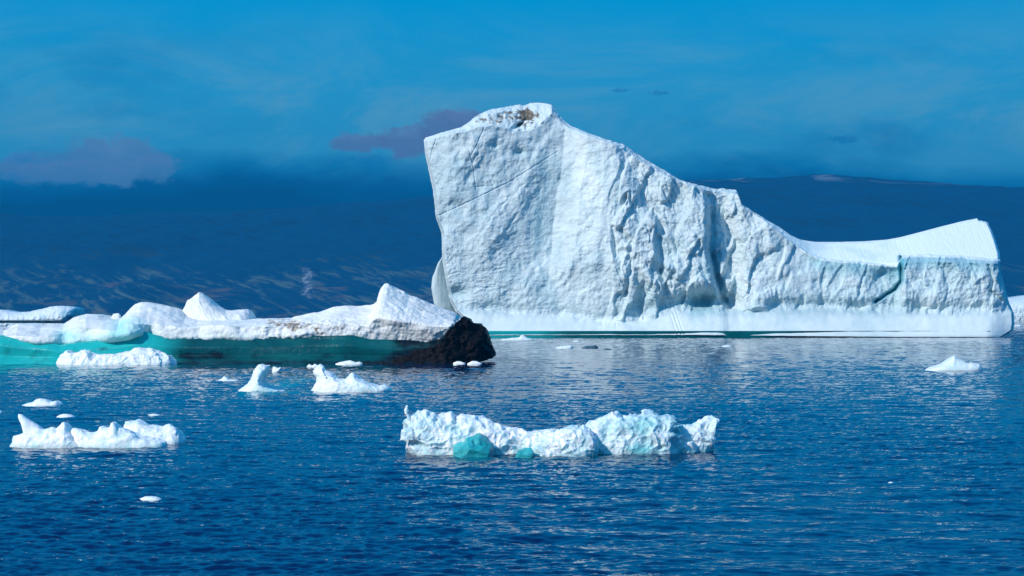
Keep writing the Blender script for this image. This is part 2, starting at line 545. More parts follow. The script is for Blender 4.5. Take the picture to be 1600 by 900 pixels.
def make_water():
    ys = [-400, -150, -60, -20, 0, 8, 14, 18]
    y = 20.0
    while y < 700:
        ys.append(y)
        y *= 1.0019 if y < 110 else 1.0030
    while y < 40000:
        ys.append(y)
        y *= 1.05
    ts = np.concatenate([[-40, -12, -5, -2.4, -1.2, -0.7, -0.52], np.linspace(-0.42, 0.42, 760), [0.52, 0.7, 1.2, 2.4, 5, 12, 40]])
    Yg, Tg = np.meshgrid(np.array(ys, float), ts, indexing='ij')
    Xg = Tg * np.maximum(Yg, 14)
    wind = (0.14, 0.99)
    hA, cxA, cyA = sea_tile(512, 29.0, 0.24, 1.05, wind, 3, 0.31, 3.0, p=2.5)
    hB, cxB, cyB = sea_tile(512, 83.0, 1.2, 5.0, (0.12, 0.99), 8, 0.075, 3.0)
    fade = 1 - sm(np.abs(Tg), 0.42, 0.6)
    fade *= sm(Yg, 14, 20) * (1 - sm(Yg, 520, 690))
    gust = 0.80 + 0.5 * fbm(np.stack([Xg.ravel() / 16, Yg.ravel() / 34, 0 * Xg.ravel()], -1), 3, 77).reshape(Xg.shape)
    gust = np.clip(gust, 0.35, 1.3)
    # a calmer lane before the great berg, a ruffled one right at its foot, a slick on the right
    jag = 14 * fbm(np.stack([Xg.ravel() / 30, Yg.ravel() / 60, 0 * Xg.ravel()], -1), 3, 78).reshape(Xg.shape)
    Yj = Yg + jag
    calm = sm(Yj, 200, 225) * (1 - sm(Yj, 285, 315)) * sm(Xg, -30, 0)
    calm = np.maximum(calm, 0.7 * np.exp(-((Xg - 36) / 9) ** 2 - ((Yj - 118) / 18) ** 2))
    calm = np.maximum(calm, 0.6 * np.exp(-((Xg + 60) / 60) ** 2 - ((Yg - 180) / 12) ** 2))
    ruff = sm(Yj, 300, 320) * (1 - sm(Yg, 398, 404))
    gust = gust * (1 - 0.6 * calm) * (1 + 0.4 * ruff)
    small = 1 - 0.75 * sm(Yg, 120, 420)
    Z = (tile_at(hA, 29.0, Xg, Yg) * gust * small + tile_at(hA, 29.0, Xg, Yg, 0.22, 9, 4) * 0.5 * gust * small + tile_at(hB, 83.0, Xg, Yg)) * fade
    # a little sideways motion sharpens the crests
    Xd = Xg - 0.0
    Yd = Yg
    ch = 0.035
    Xd = Xg - tile_at(cxA, 29.0, Xg, Yg) * ch * fade * gust
    Yd = Yg - tile_at(cyA, 29.0, Xg, Yg) * ch * fade * gust
    co = np.stack([Xd, Yd, Z], -1).reshape(-1, 3)
    nr, nc = Xg.shape
    idx = np.arange(nr * nc).reshape(nr, nc)
    q = np.stack([idx[:-1, :-1], idx[:-1, 1:], idx[1:, 1:], idx[1:, :-1]], -1).reshape(-1, 4)
    me = raw_mesh('water', co, q)
    # submerged ice feet tint the water round some of the floes
    X_, Y_ = Xg.ravel(), Yg.ravel()

    def sub(px, py, rx, dy, a):
        yy = Yof(py)
        return a * np.exp(-((X_ - (px - CX) / F * yy) / (rx / F * yy)) ** 2 - ((Y_ - yy) / dy) ** 2)
    sh = sub(446, 600, 26, 16, 1.0) + sub(420, 612, 30, 5, 0.9) + sub(480, 613, 60, 4, 0.35) + sub(740, 716, 30, 1.2, 0.5) + sub(880, 716, 160, 1.2, 0.3) + sub(60, 572, 130, 7, 0.8) \
        + sub(330, 572, 200, 5, 0.45) + sub(180, 702, 90, 1.5, 0.25) + sub(950, 529, 300, 9, 0.4)
    attr(me, 'shoal', np.clip(sh, 0, 0.8))
    attr(me, 'calm', (calm - 0.5 * ruff).ravel())
    m, t = new_mat('sea water')
    geo = t.n('ShaderNodeNewGeometry')
    pos = geo.outputs['Position']
    st = t.v('MULTIPLY', pos, (0.5, 1.0, 1.0))
    # wind-ruffled and calmer patches
    patch = t.noise(t.v('MULTIPLY', pos, (0.010, 0.022, 0)), 1.0, 4, 0.6, 0.4)
    n_a = t.noise(st, 2.7, 3, 0.6, 0.0, 1)
    n_b = t.noise(st, 0.8, 2, 0.5, 0.0, 1)
    va = t.v('SUBTRACT', n_a, (0.5, 0.5, 0.5))
    vb = t.v('SUBTRACT', n_b, (0.5, 0.5, 0.5))
    amt = t.m('MULTIPLY_ADD', t.step(patch, 0.35, 0.65), 0.42, 0.16)
    cal = t.n('ShaderNodeAttribute', attribute_name='calm').outputs['Fac']
    amt = t.m('MULTIPLY', amt, t.m('SUBTRACT', 1.0, t.m('MULTIPLY', cal, 0.65)))
    vv = t.v('ADD', t.v('SCALE', va, amt), t.v('SCALE', vb, t.m('MULTIPLY', amt, 0.8)))
    vv = t.v('MULTIPLY', vv, (1, 1, 0))
    nrm = t.v('NORMALIZE', t.v('ADD', geo.outputs['Normal'], vv))
    at = t.n('ShaderNodeAttribute', attribute_name='shoal').outputs['Fac']
    wc = t.mix(at, (0.0, 0.014, 0.066, 1), (0.0, 0.22, 0.27, 1))
    p = t.n('ShaderNodeBsdfPrincipled')
    p.inputs['Base Color'].default_value = (0.0, 0.026, 0.085, 1)
    t.put(p.inputs['Base Color'], wc)
    p.inputs['Roughness'].default_value = 0.06
    p.inputs['IOR'].default_value = 1.333
    p.inputs['Specular IOR Level'].default_value = 0.5
    t.put(p.inputs['Normal'], nrm)
    t.n('ShaderNodeOutputMaterial', i_0=p)
    o = link('water', me, m)
    o['kind'] = 'structure'


make_water()

# ------------------------------------------------------------------ hills across the fjord


def make_hills():
    nx, ny = 700, 260
    ys = np.linspace(3000, 6600, ny)
    ts = np.linspace(-0.62, 0.62, nx)
    Yg, Tg = np.meshgrid(ys, ts, indexing='ij')
    Xg = Tg * 4600
    px = CX + F * Xg / 5000.0
    ridge_py = np.interp(px, [-800, 0, 200, 400, 600, 680, 900, 1080, 1180, 1260, 1330, 1450, 1600, 1900, 2500],
                         [380, 338, 342, 335, 322, 312, 300, 288, 283, 279, 285, 293, 300, 315, 330])
    Hr = H + (HY - ridge_py) / F * 5000.0
    prof = sm(Yg, 2980, 5050) ** 0.85 * (1 - 0.45 * sm(Yg, 5050, 6600))
    foot = 26 * np.exp(-((px - 415) / 36) ** 2) + 20 * np.exp(-((px - 100) / 90) ** 2)
    # low knolls in front
    Z = Hr * prof + foot * np.exp(-((Yg - 3250) / 180) ** 2)
    P = np.stack([Xg.ravel(), Yg.ravel(), np.zeros(Xg.size)], -1)
    mid = np.sin(np.pi * np.clip((Yg - 2980) / 2070, 0, 1)) ** 0.7
    Z = Z + (mid * 26 + 2) * ridged(P / 520, 6, 5, 0.55).reshape(Z.shape) * sm(Yg, 3000, 3250)
    Z = Z + 6 * fbm(P / 60, 4, 9).reshape(Z.shape) * mid
    Z = np.where(Yg < 3010, -8, Z)
    Z[0] = -20
    Z[-1] = -20
    co = np.stack([Xg, Yg, Z], -1).reshape(-1, 3)
    idx = np.arange(nx * ny).reshape(ny, nx)
    q = np.stack([idx[:-1, :-1], idx[:-1, 1:], idx[1:, 1:], idx[1:, :-1]], -1).reshape(-1, 4)
    me = raw_mesh('hills', co, q)
    X, Y, Z = co.T
    ppx = CX + F * X / Y
    ppy = HY - F * (Z - H) / Y
    # snow lying in a gully and in hollows near the top
    gul = np.exp(-((X / Y + 0.1262 + 0.0012 * np.sin(ppy / 3.0)) / 0.0016) ** 2) * sm(ppy, 416, 424) * (1 - sm(ppy, 455, 470))
    attr(me, 'snow', gul)
    m, t = new_mat('tundra rock')
    g = t.n('ShaderNodeTexCoord').outputs['Object']
    gz = t.n('ShaderNodeSeparateXYZ', i_0=g).outputs[2]
    gx = t.n('ShaderNodeSeparateXYZ', i_0=g).outputs[0]
    al = t.m('SUBTRACT', t.m('MULTIPLY', gx, 0.90), t.m('MULTIPLY', gz, 0.75))
    ac = t.m('ADD', t.m('MULTIPLY', gx, 0.42), t.m('MULTIPLY', gz, 1.3))
    dv = t.n('ShaderNodeCombineXYZ', i_0=t.m('MULTIPLY', al, 0.012), i_1=t.m('MULTIPLY', ac, 0.075), i_2=0.0)
    clump = t.noise(t.v('MULTIPLY', g, (0.0035, 0.0035, 0.012)), 1.0, 4, 0.6, 0.3)
    a = t.m('ADD', t.noise(dv, 1.0, 7, 0.72, 0.4), t.m('MULTIPLY', t.m('SUBTRACT', clump, 0.5), 0.55))
    b = t.noise(g, 0.012, 6, 0.6, 0.3)
    col = t.mix(t.step(a, 0.50, 0.64), (0.001, 0.046, 0.115, 1), t.mix(t.m('SUBTRACT', 1.0, t.step(gz, 60, 170)), (0.004, 0.028, 0.060, 1), (0.08, 0.14, 0.155, 1)))  # streak contrast drops with height: distance haze painted into the rock colour
    col = t.mix(t.m('MULTIPLY', t.m('MULTIPLY', t.step(b, 0.53, 0.68), t.m('SUBTRACT', 1.0, t.step(gz, 50, 110))), 0.6), col, (0.16, 0.12, 0.11, 1))
    sn = t.noise(t.v('MULTIPLY', g, (0.004, 0.004, 0.02)), 1.0, 7, 0.6, 0.6)
    top = t.m('MULTIPLY', t.step(gz, 360, 400), t.step(sn, 0.54, 0.60))
    col = t.mix(t.m('MULTIPLY', top, 0.22), col, (0.6, 0.65, 0.7, 1))
    at = t.n('ShaderNodeAttribute', attribute_name='snow').outputs['Fac']
    brk = t.step(t.noise(g, 0.09, 4, 0.6), 0.46, 0.52)
    col = t.mix(t.m('MULTIPLY', t.m('MULTIPLY', at, brk), 0.55), col, (0.75, 0.78, 0.8, 1))
    p = t.n('ShaderNodeBsdfPrincipled')
    t.put(p.inputs['Base Color'], col)
    p.inputs['Roughness'].default_value = 0.9
    p.inputs['Specular IOR Level'].default_value = 0.1
    t.n('ShaderNodeOutputMaterial', i_0=p)
    o = link('hills', me, m)
    o['kind'] = 'structure'


make_hills()

# ------------------------------------------------------------------ haze


def make_haze():
    x0, x1, y0, y1, z0, z1 = -5200, 5200, -60, 6900, -26, 560
    co = [(x, y, z) for z in (z0, z1) for y in (y0, y1) for x in (x0, x1)]
    q = [(0, 2, 3, 1), (4, 5, 7, 6), (0, 1, 5, 4), (2, 6, 7, 3), (0, 4, 6, 2), (1, 3, 7, 5)]
    me = bpy.data.meshes.new('haze')
    me.from_pydata(co, [], q)
    m, t = new_mat('haze')
    v = t.n('ShaderNodeVolumePrincipled')
    v.inputs['Color'].default_value = HAZE_COL
    v.inputs['Density'].default_value = HAZE_D
    v.inputs['Anisotropy'].default_value = 0.0
    o_ = t.n('ShaderNodeOutputMaterial')
    t.t.links.new(v.outputs[0], o_.inputs['Volume'])
    o = link('haze', me, m)
    o['kind'] = 'stuff'


HAZE_COL = (0.01, 0.30, 0.60, 1)
HAZE_D = 1.35e-4
make_haze()

# ------------------------------------------------------------------ the great iceberg
YB = Yof(527.5)          # distance of its foot, about 417 m
MPP = YB / F


def main_berg():
    left = [(742, 524), (728, 500), (712, 486), (702, 468), (697, 440), (691, 405), (690, 365), (681, 340), (677, 300), (669, 262), (664, 240), (662, 216)]
    top = [(662, 216), (672, 213), (690, 207), (720, 199), (735, 189), (744, 181), (765, 171), (790, 167), (812, 163), (818, 165), (830, 160.5), (848, 161),
           (861, 163), (868, 172), (878, 186), (890, 196), (905, 202), (920, 208), (945, 217), (958, 221), (975, 226), (992, 238), (1005, 247), (1020, 256),
           (1035, 264), (1048, 273), (1062, 281), (1080, 286), (1100, 291), (1115, 295), (1135, 295), (1150, 297), (1154, 306), (1158, 318), (1170, 326),
           (1185, 336), (1202, 346), (1220, 356), (1236, 368), (1252, 375), (1275, 378), (1310, 378), (1350, 377), (1385, 374.5), (1410, 370), (1440, 362),
           (1470, 354), (1500, 346.5), (1526, 341), (1529, 344), (1543, 347)]
    right = [(1566, 526.5), (1583, 516), (1585, 506), (1584, 489), (1577, 474), (1572, 455), (1566, 432), (1563, 412), (1562, 396), (1556, 376), (1550, 360), (1543, 347)]
    bottom = [(742, 524), (900, 523.3), (1100, 523.3), (1250, 525), (1400, 526.3), (1566, 526.6)]
    topx = np.array([p[0] for p in top], float)
    topy = np.array([p[1] for p in top], float)

    def rims(px):
        return np.interp(px, [660, 672, 700, 730, 745, 770, 800, 822, 845, 862, 875, 890, 950, 1040, 1100, 1150, 1200, 1236, 1262, 1290, 1340, 1400, 1406, 1410, 1440, 1500, 1565],
                         [222, 219, 209, 206, 199, 196, 203, 208, 196, 180, 191, 199, 222, 274, 297, 303, 350, 378, 397, 407, 411, 417, 409, 402, 400, 402, 408])

    def front(px, py, Ug, Vg):
        N = px.size
        x, y = px.ravel(), py.ravel()
        m = MPP
        P = np.stack([x * m, y * m, np.zeros(N)], -1)
        wob = perlin(P / 9.0, 40) * 9.0
        wob2 = perlin(P / 3.2, 41) * 2.5
        # plan shape: forward relief in metres along the wall
        xc = np.interp(y, [280, 320, 400, 440, 480], [1104, 1111, 1113, 1121, 1137])
        xs = x - (xc - 1112) * np.exp(-((x - 1112) / 90) ** 2)
        xg = xs + wob * 0.45 + (y - 330) * 0.13 * np.exp(-((x - 890) / 60) ** 2)
        rel = np.interp(xg, [655, 672, 700, 760, 820, 850, 868, 884, 905, 940, 960, 975, 1000, 1040, 1075, 1100, 1106, 1116, 1135, 1160, 1200, 1250, 1320, 1400, 1416, 1500, 1552, 1570],
                        [-4.5, -1.2, 0.6, 1.2, 0.2, -1.2, -1.6, 0.0, 2.6, 4.2, 4.0, 2.6, 1.4, 2.6, 3.6, 4.6, 4.0, -1.6, -2.2, 0.2, 1.2, 0.4, 0.2, 0.0, 1.2, 1.6, 0.6, -2.0])
        plain = np.interp(xg, [655, 672, 700, 900, 960, 1000], [-4.5, -1.2, 0.6, 1.4, 2.4, 1.6])
        fd = sm(y + wob, 400, 478)
        rel = np.where(xg < 1000, rel * (1 - fd) + plain * fd, rel)
        crev = (sm(y, 296, 330)) * (1 - 0.35 * sm(y, 420, 486))
        cw = sm(xg, 1075, 1100) * (1 - sm(xg, 1135, 1185))
        rel = rel * (1 - cw * 0.65 * (1 - crev))
        # leaning back with height
        lean = (524 - y) * m * (0.10 + 0.10 * sm(x, 900, 1150))
        lean = lean * (1 - 0.55 * (1 - sm(x, 700, 900)))
        # masks
        apy = np.interp(x, [660, 720, 800, 880, 940, 1000, 1060, 1100, 1140, 1200, 1300, 1400, 1480, 1560], [474, 484, 490, 494, 503, 500, 484, 482, 482, 482, 483, 487, 489, 486])
        apy = apy + wob2 * 0.8 + 1.6 * perlin(P / 1.6, 43)
        ap = sm(y, apy - 3, apy + 7)                       # 1 on the smooth apron
        rim = rims(x) + wob2 * 0.5 * sm(x, 1200, 1260) + 1.2 * perlin(P / 1.3, 44)
        up = np.clip(rim - y, 0, 200)                      # px above the brink
        upm = sm(up, 0, 3)
        wing = sm(x, 1180, 1270)
        gx_ = np.arange(1100.0, 1620.0)
        tab = np.interp(gx_, [1150, 1200, 1236, 1262, 1290, 1340, 1400, 1450, 1565], [303, 350, 378, 397, 406, 410, 411, 409, 412])
        kr = np.hanning(45)
        tab = np.convolve(np.pad(tab, 22, mode='edge'), kr / kr.sum(), 'valid')
        rim_s = np.interp(x, gx_, tab)
        wb = sm(x, 1160, 1230)
        ups = wb * np.clip(rim_s - y, 0, 200) + (1 - wb) * up
        topsl = ups * m * (0.9 + 1.0 * wing) + 1.4 * wing * upm
        wall = (1 - ap) * (1 - upm)
        rough_r = sm(x, 935, 985) * (1 - 0.55 * sm(x, 1150, 1260))
        rough_blk = sm(x, 1250, 1290)
        # flutes running steeply down to the right
        ca, sa = math.cos(R(20)), math.sin(R(20))
        Q = np.stack([(P[:, 0] * ca - P[:, 1] * sa) / 5.5, (P[:, 0] * sa + P[:, 1] * ca) / 19.0, np.zeros(N)], -1)
        Q2 = Q + 0.25 * np.stack([perlin(P / 7, 50), perlin(P / 7, 51), 0 * x], -1)
        flute = ridged(Q2, 3, 60, 0.5)
        flute2 = ridged(Q2 * 2.1 + 7, 3, 63, 0.55)
        blobs = fbm(P / 6.0, 4, 66)
        d1, d2, _ = worley(P / 2.1 + 0.35 * np.stack([perlin(P / 1.6, 71), perlin(P / 1.6, 72), 0 * x], -1), 70)
        scal = d1 * d1
        d1b, _, cb = worley(P * np.array([1 / 7.0, 1 / 11.0, 1]) + 0.3 * np.stack([perlin(P / 4, 73), perlin(P / 4, 74), 0 * x], -1), 75)
        # horizontally scalloped melt ripples on the left face
        Qs = np.stack([P[:, 0] / 2.4, P[:, 1] / 1.15, np.zeros(N)], -1) + 0.5 * np.stack([perlin(P / 3, 80), perlin(P / 3, 81), 0 * x], -1)
        rip = ridged(Qs, 3, 82, 0.5)
        leftm = 1 - sm(x, 930, 975)
        out_ = np.zeros(N)
        rr = rough_r * (1 - 0.3 * sm(y, 300, 260))
        sel = sm(perlin(P / np.array([13.0, 22.0, 1]) + 0.4, 67), -0.15, 0.35)
        deep = sm(flute + 0.25 * blobs, -0.2, 0.85)
        out_ += 0.82 * rr * (deep * (1.4 + 1.8 * sel) + flute2 * 0.50 + blobs * 1.0 + scal * 0.55 * sel + ridged(P / 2.2, 3, 69) * 0.16)
        shelf_ = fbm(np.stack([P[:, 0] / 6.0 + P[:, 1] / 22.0, P[:, 1] / 15.0, 0 * x], -1), 3, 68)
        out_ += rr * 1.6 * sm(shelf_, -0.08, 0.08)
        out_ += rr * 0.9 * (cb - 0.5) * sm(d1b, 0.9, 0.3)
        quiet = sm(perlin(P / np.array([12.0, 16.0, 1]), 91), -0.25, 0.3)
        out_ += leftm * (rip * 0.26 * (0.35 + 0.8 * sm(y, 330, 430)) * (0.3 + 0.7 * quiet) + scal * 0.12 * quiet + fbm(P / 9.0, 3, 90) * 0.9 + fbm(P / 2.8, 4, 93) * 0.34)
        # flat fracture planes
        pl = fbm(np.stack([P[:, 0] / 12 + P[:, 1] / 18, P[:, 1] / 26, 0 * x], -1), 2, 89)
        out_ += leftm * 0.5 * (sm(pl + 0.16 * perlin(P / 2.2, 88), -0.16, 0.16) + sm(pl + 0.12 * perlin(P / 1.7, 87), 0.22, 0.42))
        vert = ridged(np.stack([P[:, 0] / 3.2, P[:, 1] / 30, 0 * x], -1), 3, 92)
        out_ += leftm * vert * 0.08
        blk = sm(x, 1400, 1415)
        out_ += rough_blk * (scal * 0.15 + fbm(P / 6.5, 5, 94, 0.5) * 1.5 + ridged(P / 9, 4, 95, 0.5) * 0.45) * (0.8 + 0.35 * blk) * (1 - 0.7 * sm(y, 395, 412) * (1 - sm(y, 425, 436)) * (1 - blk))
        out_ += fbm(P / 1.1, 3, 96) * 0.13
        rel_n = out_ * wall
        # undercut under the wall, strongest at the cave
        cut = np.exp(-((y - (apy - 6)) / 9.0) ** 2)
        cave = np.exp(-(((x - 1100) / 38) ** 2)) * np.exp(-((y - 470) / 17) ** 2)
        cave2 = np.exp(-(((x - 1010) / 22) ** 2)) * np.exp(-((y - 478) / 14) ** 2)
        cornr = np.exp(-(((x - 712) / 16) ** 2)) * np.exp(-((y - 458) / 9) ** 2)
        rel_n -= (1 - ap) * (cut * (0.9 + 0.5 * sm(x, 1150, 1250)) + cave * 8.0 + cave2 * 2.6 + cornr * 2.2)
        # apron comes forward to the water
        apr = (1.6 + 5.2 * np.clip((y - apy) / np.maximum(524 - apy, 6), 0, 1) ** 0.85)
        ends = sm(x, 690, 745) * (1 - sm(x, 1540, 1588))
        rel_n += ap * apr * (0.25 + 0.75 * ends) + ap * (0.12 * fbm(P / np.array([9.0, 3.0, 1]), 3, 97))
        # flutes carry on a little way down the apron at two places
        tri = np.exp(-((x - 950) / 30) ** 2) + 0
        rel_n += ap * tri * 0.25 * ridged(np.stack([(P[:, 0] + 0.2 * P[:, 1]) / 1.1, P[:, 1] / 3.5, 0 * x], -1), 2, 98) * (1 - sm(y, 505, 520))
        # melt channels and cracks
        def groove(pts, wd, dp, mask=1.0):
            return -dp * np.exp(-(seg_dist(x + wob2 * 0.35, y, pts) / wd) ** 2) * mask
        rel_n += groove([(1022, 422), (1040, 455), (1052, 490), (1064, 522)], 1.0, 0.25)
        rel_n += groove([(1030, 422), (1048, 462), (1060, 496), (1069, 522)], 0.9, 0.2)
        rel_n += groove([(1015, 440), (1034, 470), (1044, 482), (1058, 522)], 0.9, 0.2)
        for pts in ([(676, 341), (735, 314), (800, 282), (872, 236)], [(715, 212), (733, 234), (741, 268), (744, 298)],
                    [(750, 262), (764, 276), (771, 290), (742, 292)], [(757, 198), (748, 220), (738, 240)], [(676, 232), (671, 256), (680, 268)], [(682, 215), (677, 232)]):
            rel_n += groove(pts, 0.9, 0.20)
        rel_n += groove([(1030, 372), (1034, 400), (1034, 436)], 5, 1.4)
        rel_n += groove([(970, 360), (985, 380), (984, 420), (976, 470)], 4, 1.3)
        rel_n += groove([(958, 355), (962, 400)], 3, 0.9)
        rel_n += groove([(1106, 306), (1112, 345), (1111, 392), (1118, 428), (1131, 470)], 5.0, 3.4)
        # broken slab crack on the right block
        rel_n += groove([(1407, 402), (1409, 438), (1398, 452), (1368, 471)], 2.6, 2.6)
        rel_n += np.where((x < 1408) & (x > 1330), -0.9 * sm(x, 1330, 1400) * sm(y, 415, 425) * (1 - sm(y, 470, 484)), 0)
        rel_n += groove([(1545, 415), (1552, 440), (1548, 455), (1566, 470)], 2.4, 1.1)
        # pits in the face
        rel_n -= 5.5 * np.exp(-((x - 811) / 6.5) ** 2 - ((y - 195 + (x - 811) * 0.45) / 3.2) ** 2)
        rel_n -= 1.6 * np.exp(-((x - 812) / 7) ** 2 - ((y - 238) / 5) ** 2)
        rel_n -= 0.9 * np.exp(-((x - 775) / 6) ** 2 - ((y - 228) / 6) ** 2)
        # blocky rubble on the summit, wind ripples on the snow wing
        rub = upm * (1 - wing) * (0.8 * (fbm(P / 1.8, 4, 99)) + 0.5 * scal)
        sast = upm * wing * (0.10 * ridged(np.stack([(P[:, 0] - 0.5 * P[:, 1]) / 0.9, P[:, 1] / 4.0, 0 * x], -1), 2, 101))
        rel_n += rub + sast
        # rounding at the two ends and just under the skyline
        endr = 2.2 * (1 - sm(Ug.ravel(), 0, 0.006)) * (1 - ap * 0.4) + 3.0 * sm(Ug.ravel(), 0.994, 1) ** 2
        tr = 1.6 * sm(Vg.ravel(), 0.975, 1.0) ** 2
        dep = -rel * (1 - ap * 0.85) * (1 - 0.9 * upm * wing) - rel_n + lean + topsl + endr + tr + 7.0
        return dep.reshape(px.shape)

    def back(px, py, Ug, Vg):
        e = np.clip(1 - np.abs(2 * Ug - 1) ** 10, 0, 1) ** 0.5
        t = np.clip(1 - Vg ** 5, 0, 1) ** 0.6
        z = (524 - py) * MPP
        return 16 + 0.12 * z + (20 + 26 * t) * e + 6 * perlin(np.stack([px.ravel() / 60, py.ravel() / 60, 0 * px.ravel()], -1), 7).reshape(px.shape)

    me, ipx, ipy, isf = berg_mesh('iceberg', left, top, right, bottom, YB, 1500, 560, front, back, under=0.0, stride=8, ky=0.2)
    co = get_co(me)
    # small three-dimensional roughness so the skyline is not a clean line
    rg = (0.10 + 0.22 * sm(ipx, 930, 1000) * (1 - sm(ipx, 1150, 1250))) * (1 - 0.85 * sm(ipy, 484, 495))
    rg = rg * (1 - 0.7 * sm(ipx, 1240, 1290) * (1 - sm(ipy, 398, 410)))
    displace(me, rg * fbm(co / 1.3, 3, 120))
    dirt = np.zeros(len(co))
    ell = lambda cx, cy, rx, ry: np.exp(-((ipx - cx) / rx) ** 2 - ((ipy - cy) / ry) ** 2)
    dirt = 0.62 * ell(795, 181, 42, 9) + 0.72 * ell(826, 182, 14, 15) + 0.50 * ell(760, 190, 26, 6)
    dirt *= (1 - sm(ipy, 196, 214))
    bel0 = ipy - rims(ipx)
    snow = 0.9 * sm(ipx, 1150, 1250) * (1 - sm(bel0 + 2 * fbm(co / 1.5, 2, 133), -1, 2)) + 0.7 * ell(925, 300, 26, 90) + 0.35 * sm(ipy, 488, 500) + 0.3 * sm(bel0, 2, -6)  # wing snow, plus sunlit brightness painted on wing, pillar and apron
    attr(me, 'snow', np.clip(snow, 0, 0.9))
    blue = 0.30 * ell(812, 238, 14, 8) + 0.22 * ell(775, 228, 12, 8) + 0.30 * ell(1108, 400, 14, 70) + 0.55 * ell(1098, 474, 36, 16) \
        + 0.28 * ell(712, 458, 16, 9) + 0.32 * ell(845, 330, 16, 70) + 0.16 * ell(700, 300, 30, 90) + 0.22 * ell(1020, 470, 26, 22)  # blue tint in hollows; paints shade into the crevice, caves and groove
    line = np.exp(-(seg_dist(ipx, ipy, [(1407, 402), (1409, 438), (1398, 452), (1368, 471)]) / 4.5) ** 2)
    bel = (ipy - rims(ipx))
    blue += 0.75 * line + 0.42 * sm(ipx, 1240, 1290) * sm(bel, 0, 3) * (1 - sm(bel, 8, 30))  # crack line, and shade under the brink painted as blue tint
    blue += 0.22 * sm(ipx, 1230, 1290) * sm(bel, 0, 3) * (1 - sm(ipy, 478, 490)) * (0.7 + 0.8 * fbm(co / 7.0, 3, 137))  # bluish-grey shading of the right wall put into its colour
    blue += 0.18 * sm(ipx, 940, 1000) * (1 - sm(ipx, 1380, 1420)) * sm(fbm(co / 6, 3, 130), -0.1, 0.5)
    blue += 0.20 * (1 - sm(ipx, 940, 990)) * sm(fbm(co / np.array([5, 5, 11]), 4, 131), -0.05, 0.5) * (1 - sm(ipy, 484, 492))
    blue += 0.12 * sm(ipy, 478, 486) * (1 - sm(ipy, 486, 500)) * sm(ipx, 1050, 1100)  # painted shade along the notch above the apron
    attr(me, 'dirt', dirt)
    attr(me, 'blue', np.clip(blue, 0, 1))
    t = thing('iceberg', 'huge white iceberg with tall fluted wall, brown-stained summit and low snowy right wing', 'iceberg', (60, YB + 12, 0))
    link('ice_wall', me, M_WALL, t)

    # wave-cut teal band between the apron and the sea
    def f2(px, py, Ug, Vg):
        P = np.stack([px.ravel() * MPP, 0 * px.ravel(), 0 * px.ravel()], -1)
        return (0.20 + 0.15 * perlin(P / 6, 3) + 0.9 * sm(px.ravel(), 1150, 1350) + 4.5 * (1 - sm(Ug, 0, 0.02)).ravel() + 6 * sm(Ug, 0.98, 1).ravel()).reshape(px.shape)
    me, a, b, c = berg_mesh('waterline', [(735, 530), (738, 517)], [(738, 517), (1240, 517), (1562, 517)], [(1556, 530), (1562, 517)], [(735, 530), (1556, 530)], YB,
                            500, 8, f2, lambda px, py, U_, V_: 18 + 0 * px, under=3.0)
    attr(me, 'dirt', 0.95 * sm(a, 1150, 1330))  # darkens the band towards its right end
    attr(me, 'blue', 0.05 + 0.6 * (1 - sm(a, 820, 900)))
    link('wave_cut_foot', me, M_TEAL, t)

    # rear corner of the berg showing past the left edge
    def f3(px, py, Ug, Vg):
        e = 1 - (2 * Ug - 1) ** 2
        return 30 + 8 * Ug - 3.0 * np.sqrt(np.clip(e, 0, 1))
    me, a, b, c = berg_mesh('flank', [(690, 500), (678, 474), (674, 450), (676, 432), (684, 412), (692, 398)], [(692, 398), (702, 392)],
                            [(735, 500), (730, 470), (722, 430), (702, 392)], [(690, 500), (735, 500)], YB, 60, 110, f3, lambda px, py, U_, V_: 44 + 0 * px, under=8)
    co = get_co(me)
    displace(me, 0.15 * fbm(co / np.array([1.2, 1.2, 6]), 4, 140))
    attr(me, 'dirt', np.zeros(len(co)))
    attr(me, 'blue', 0.12 * np.ones(len(co)))
    link('rear_flank', me, M_WALL, t)


main_berg()

# ------------------------------------------------------------------ long low iceberg on the left
YT = Yof(569.0)
MPT = YT / F


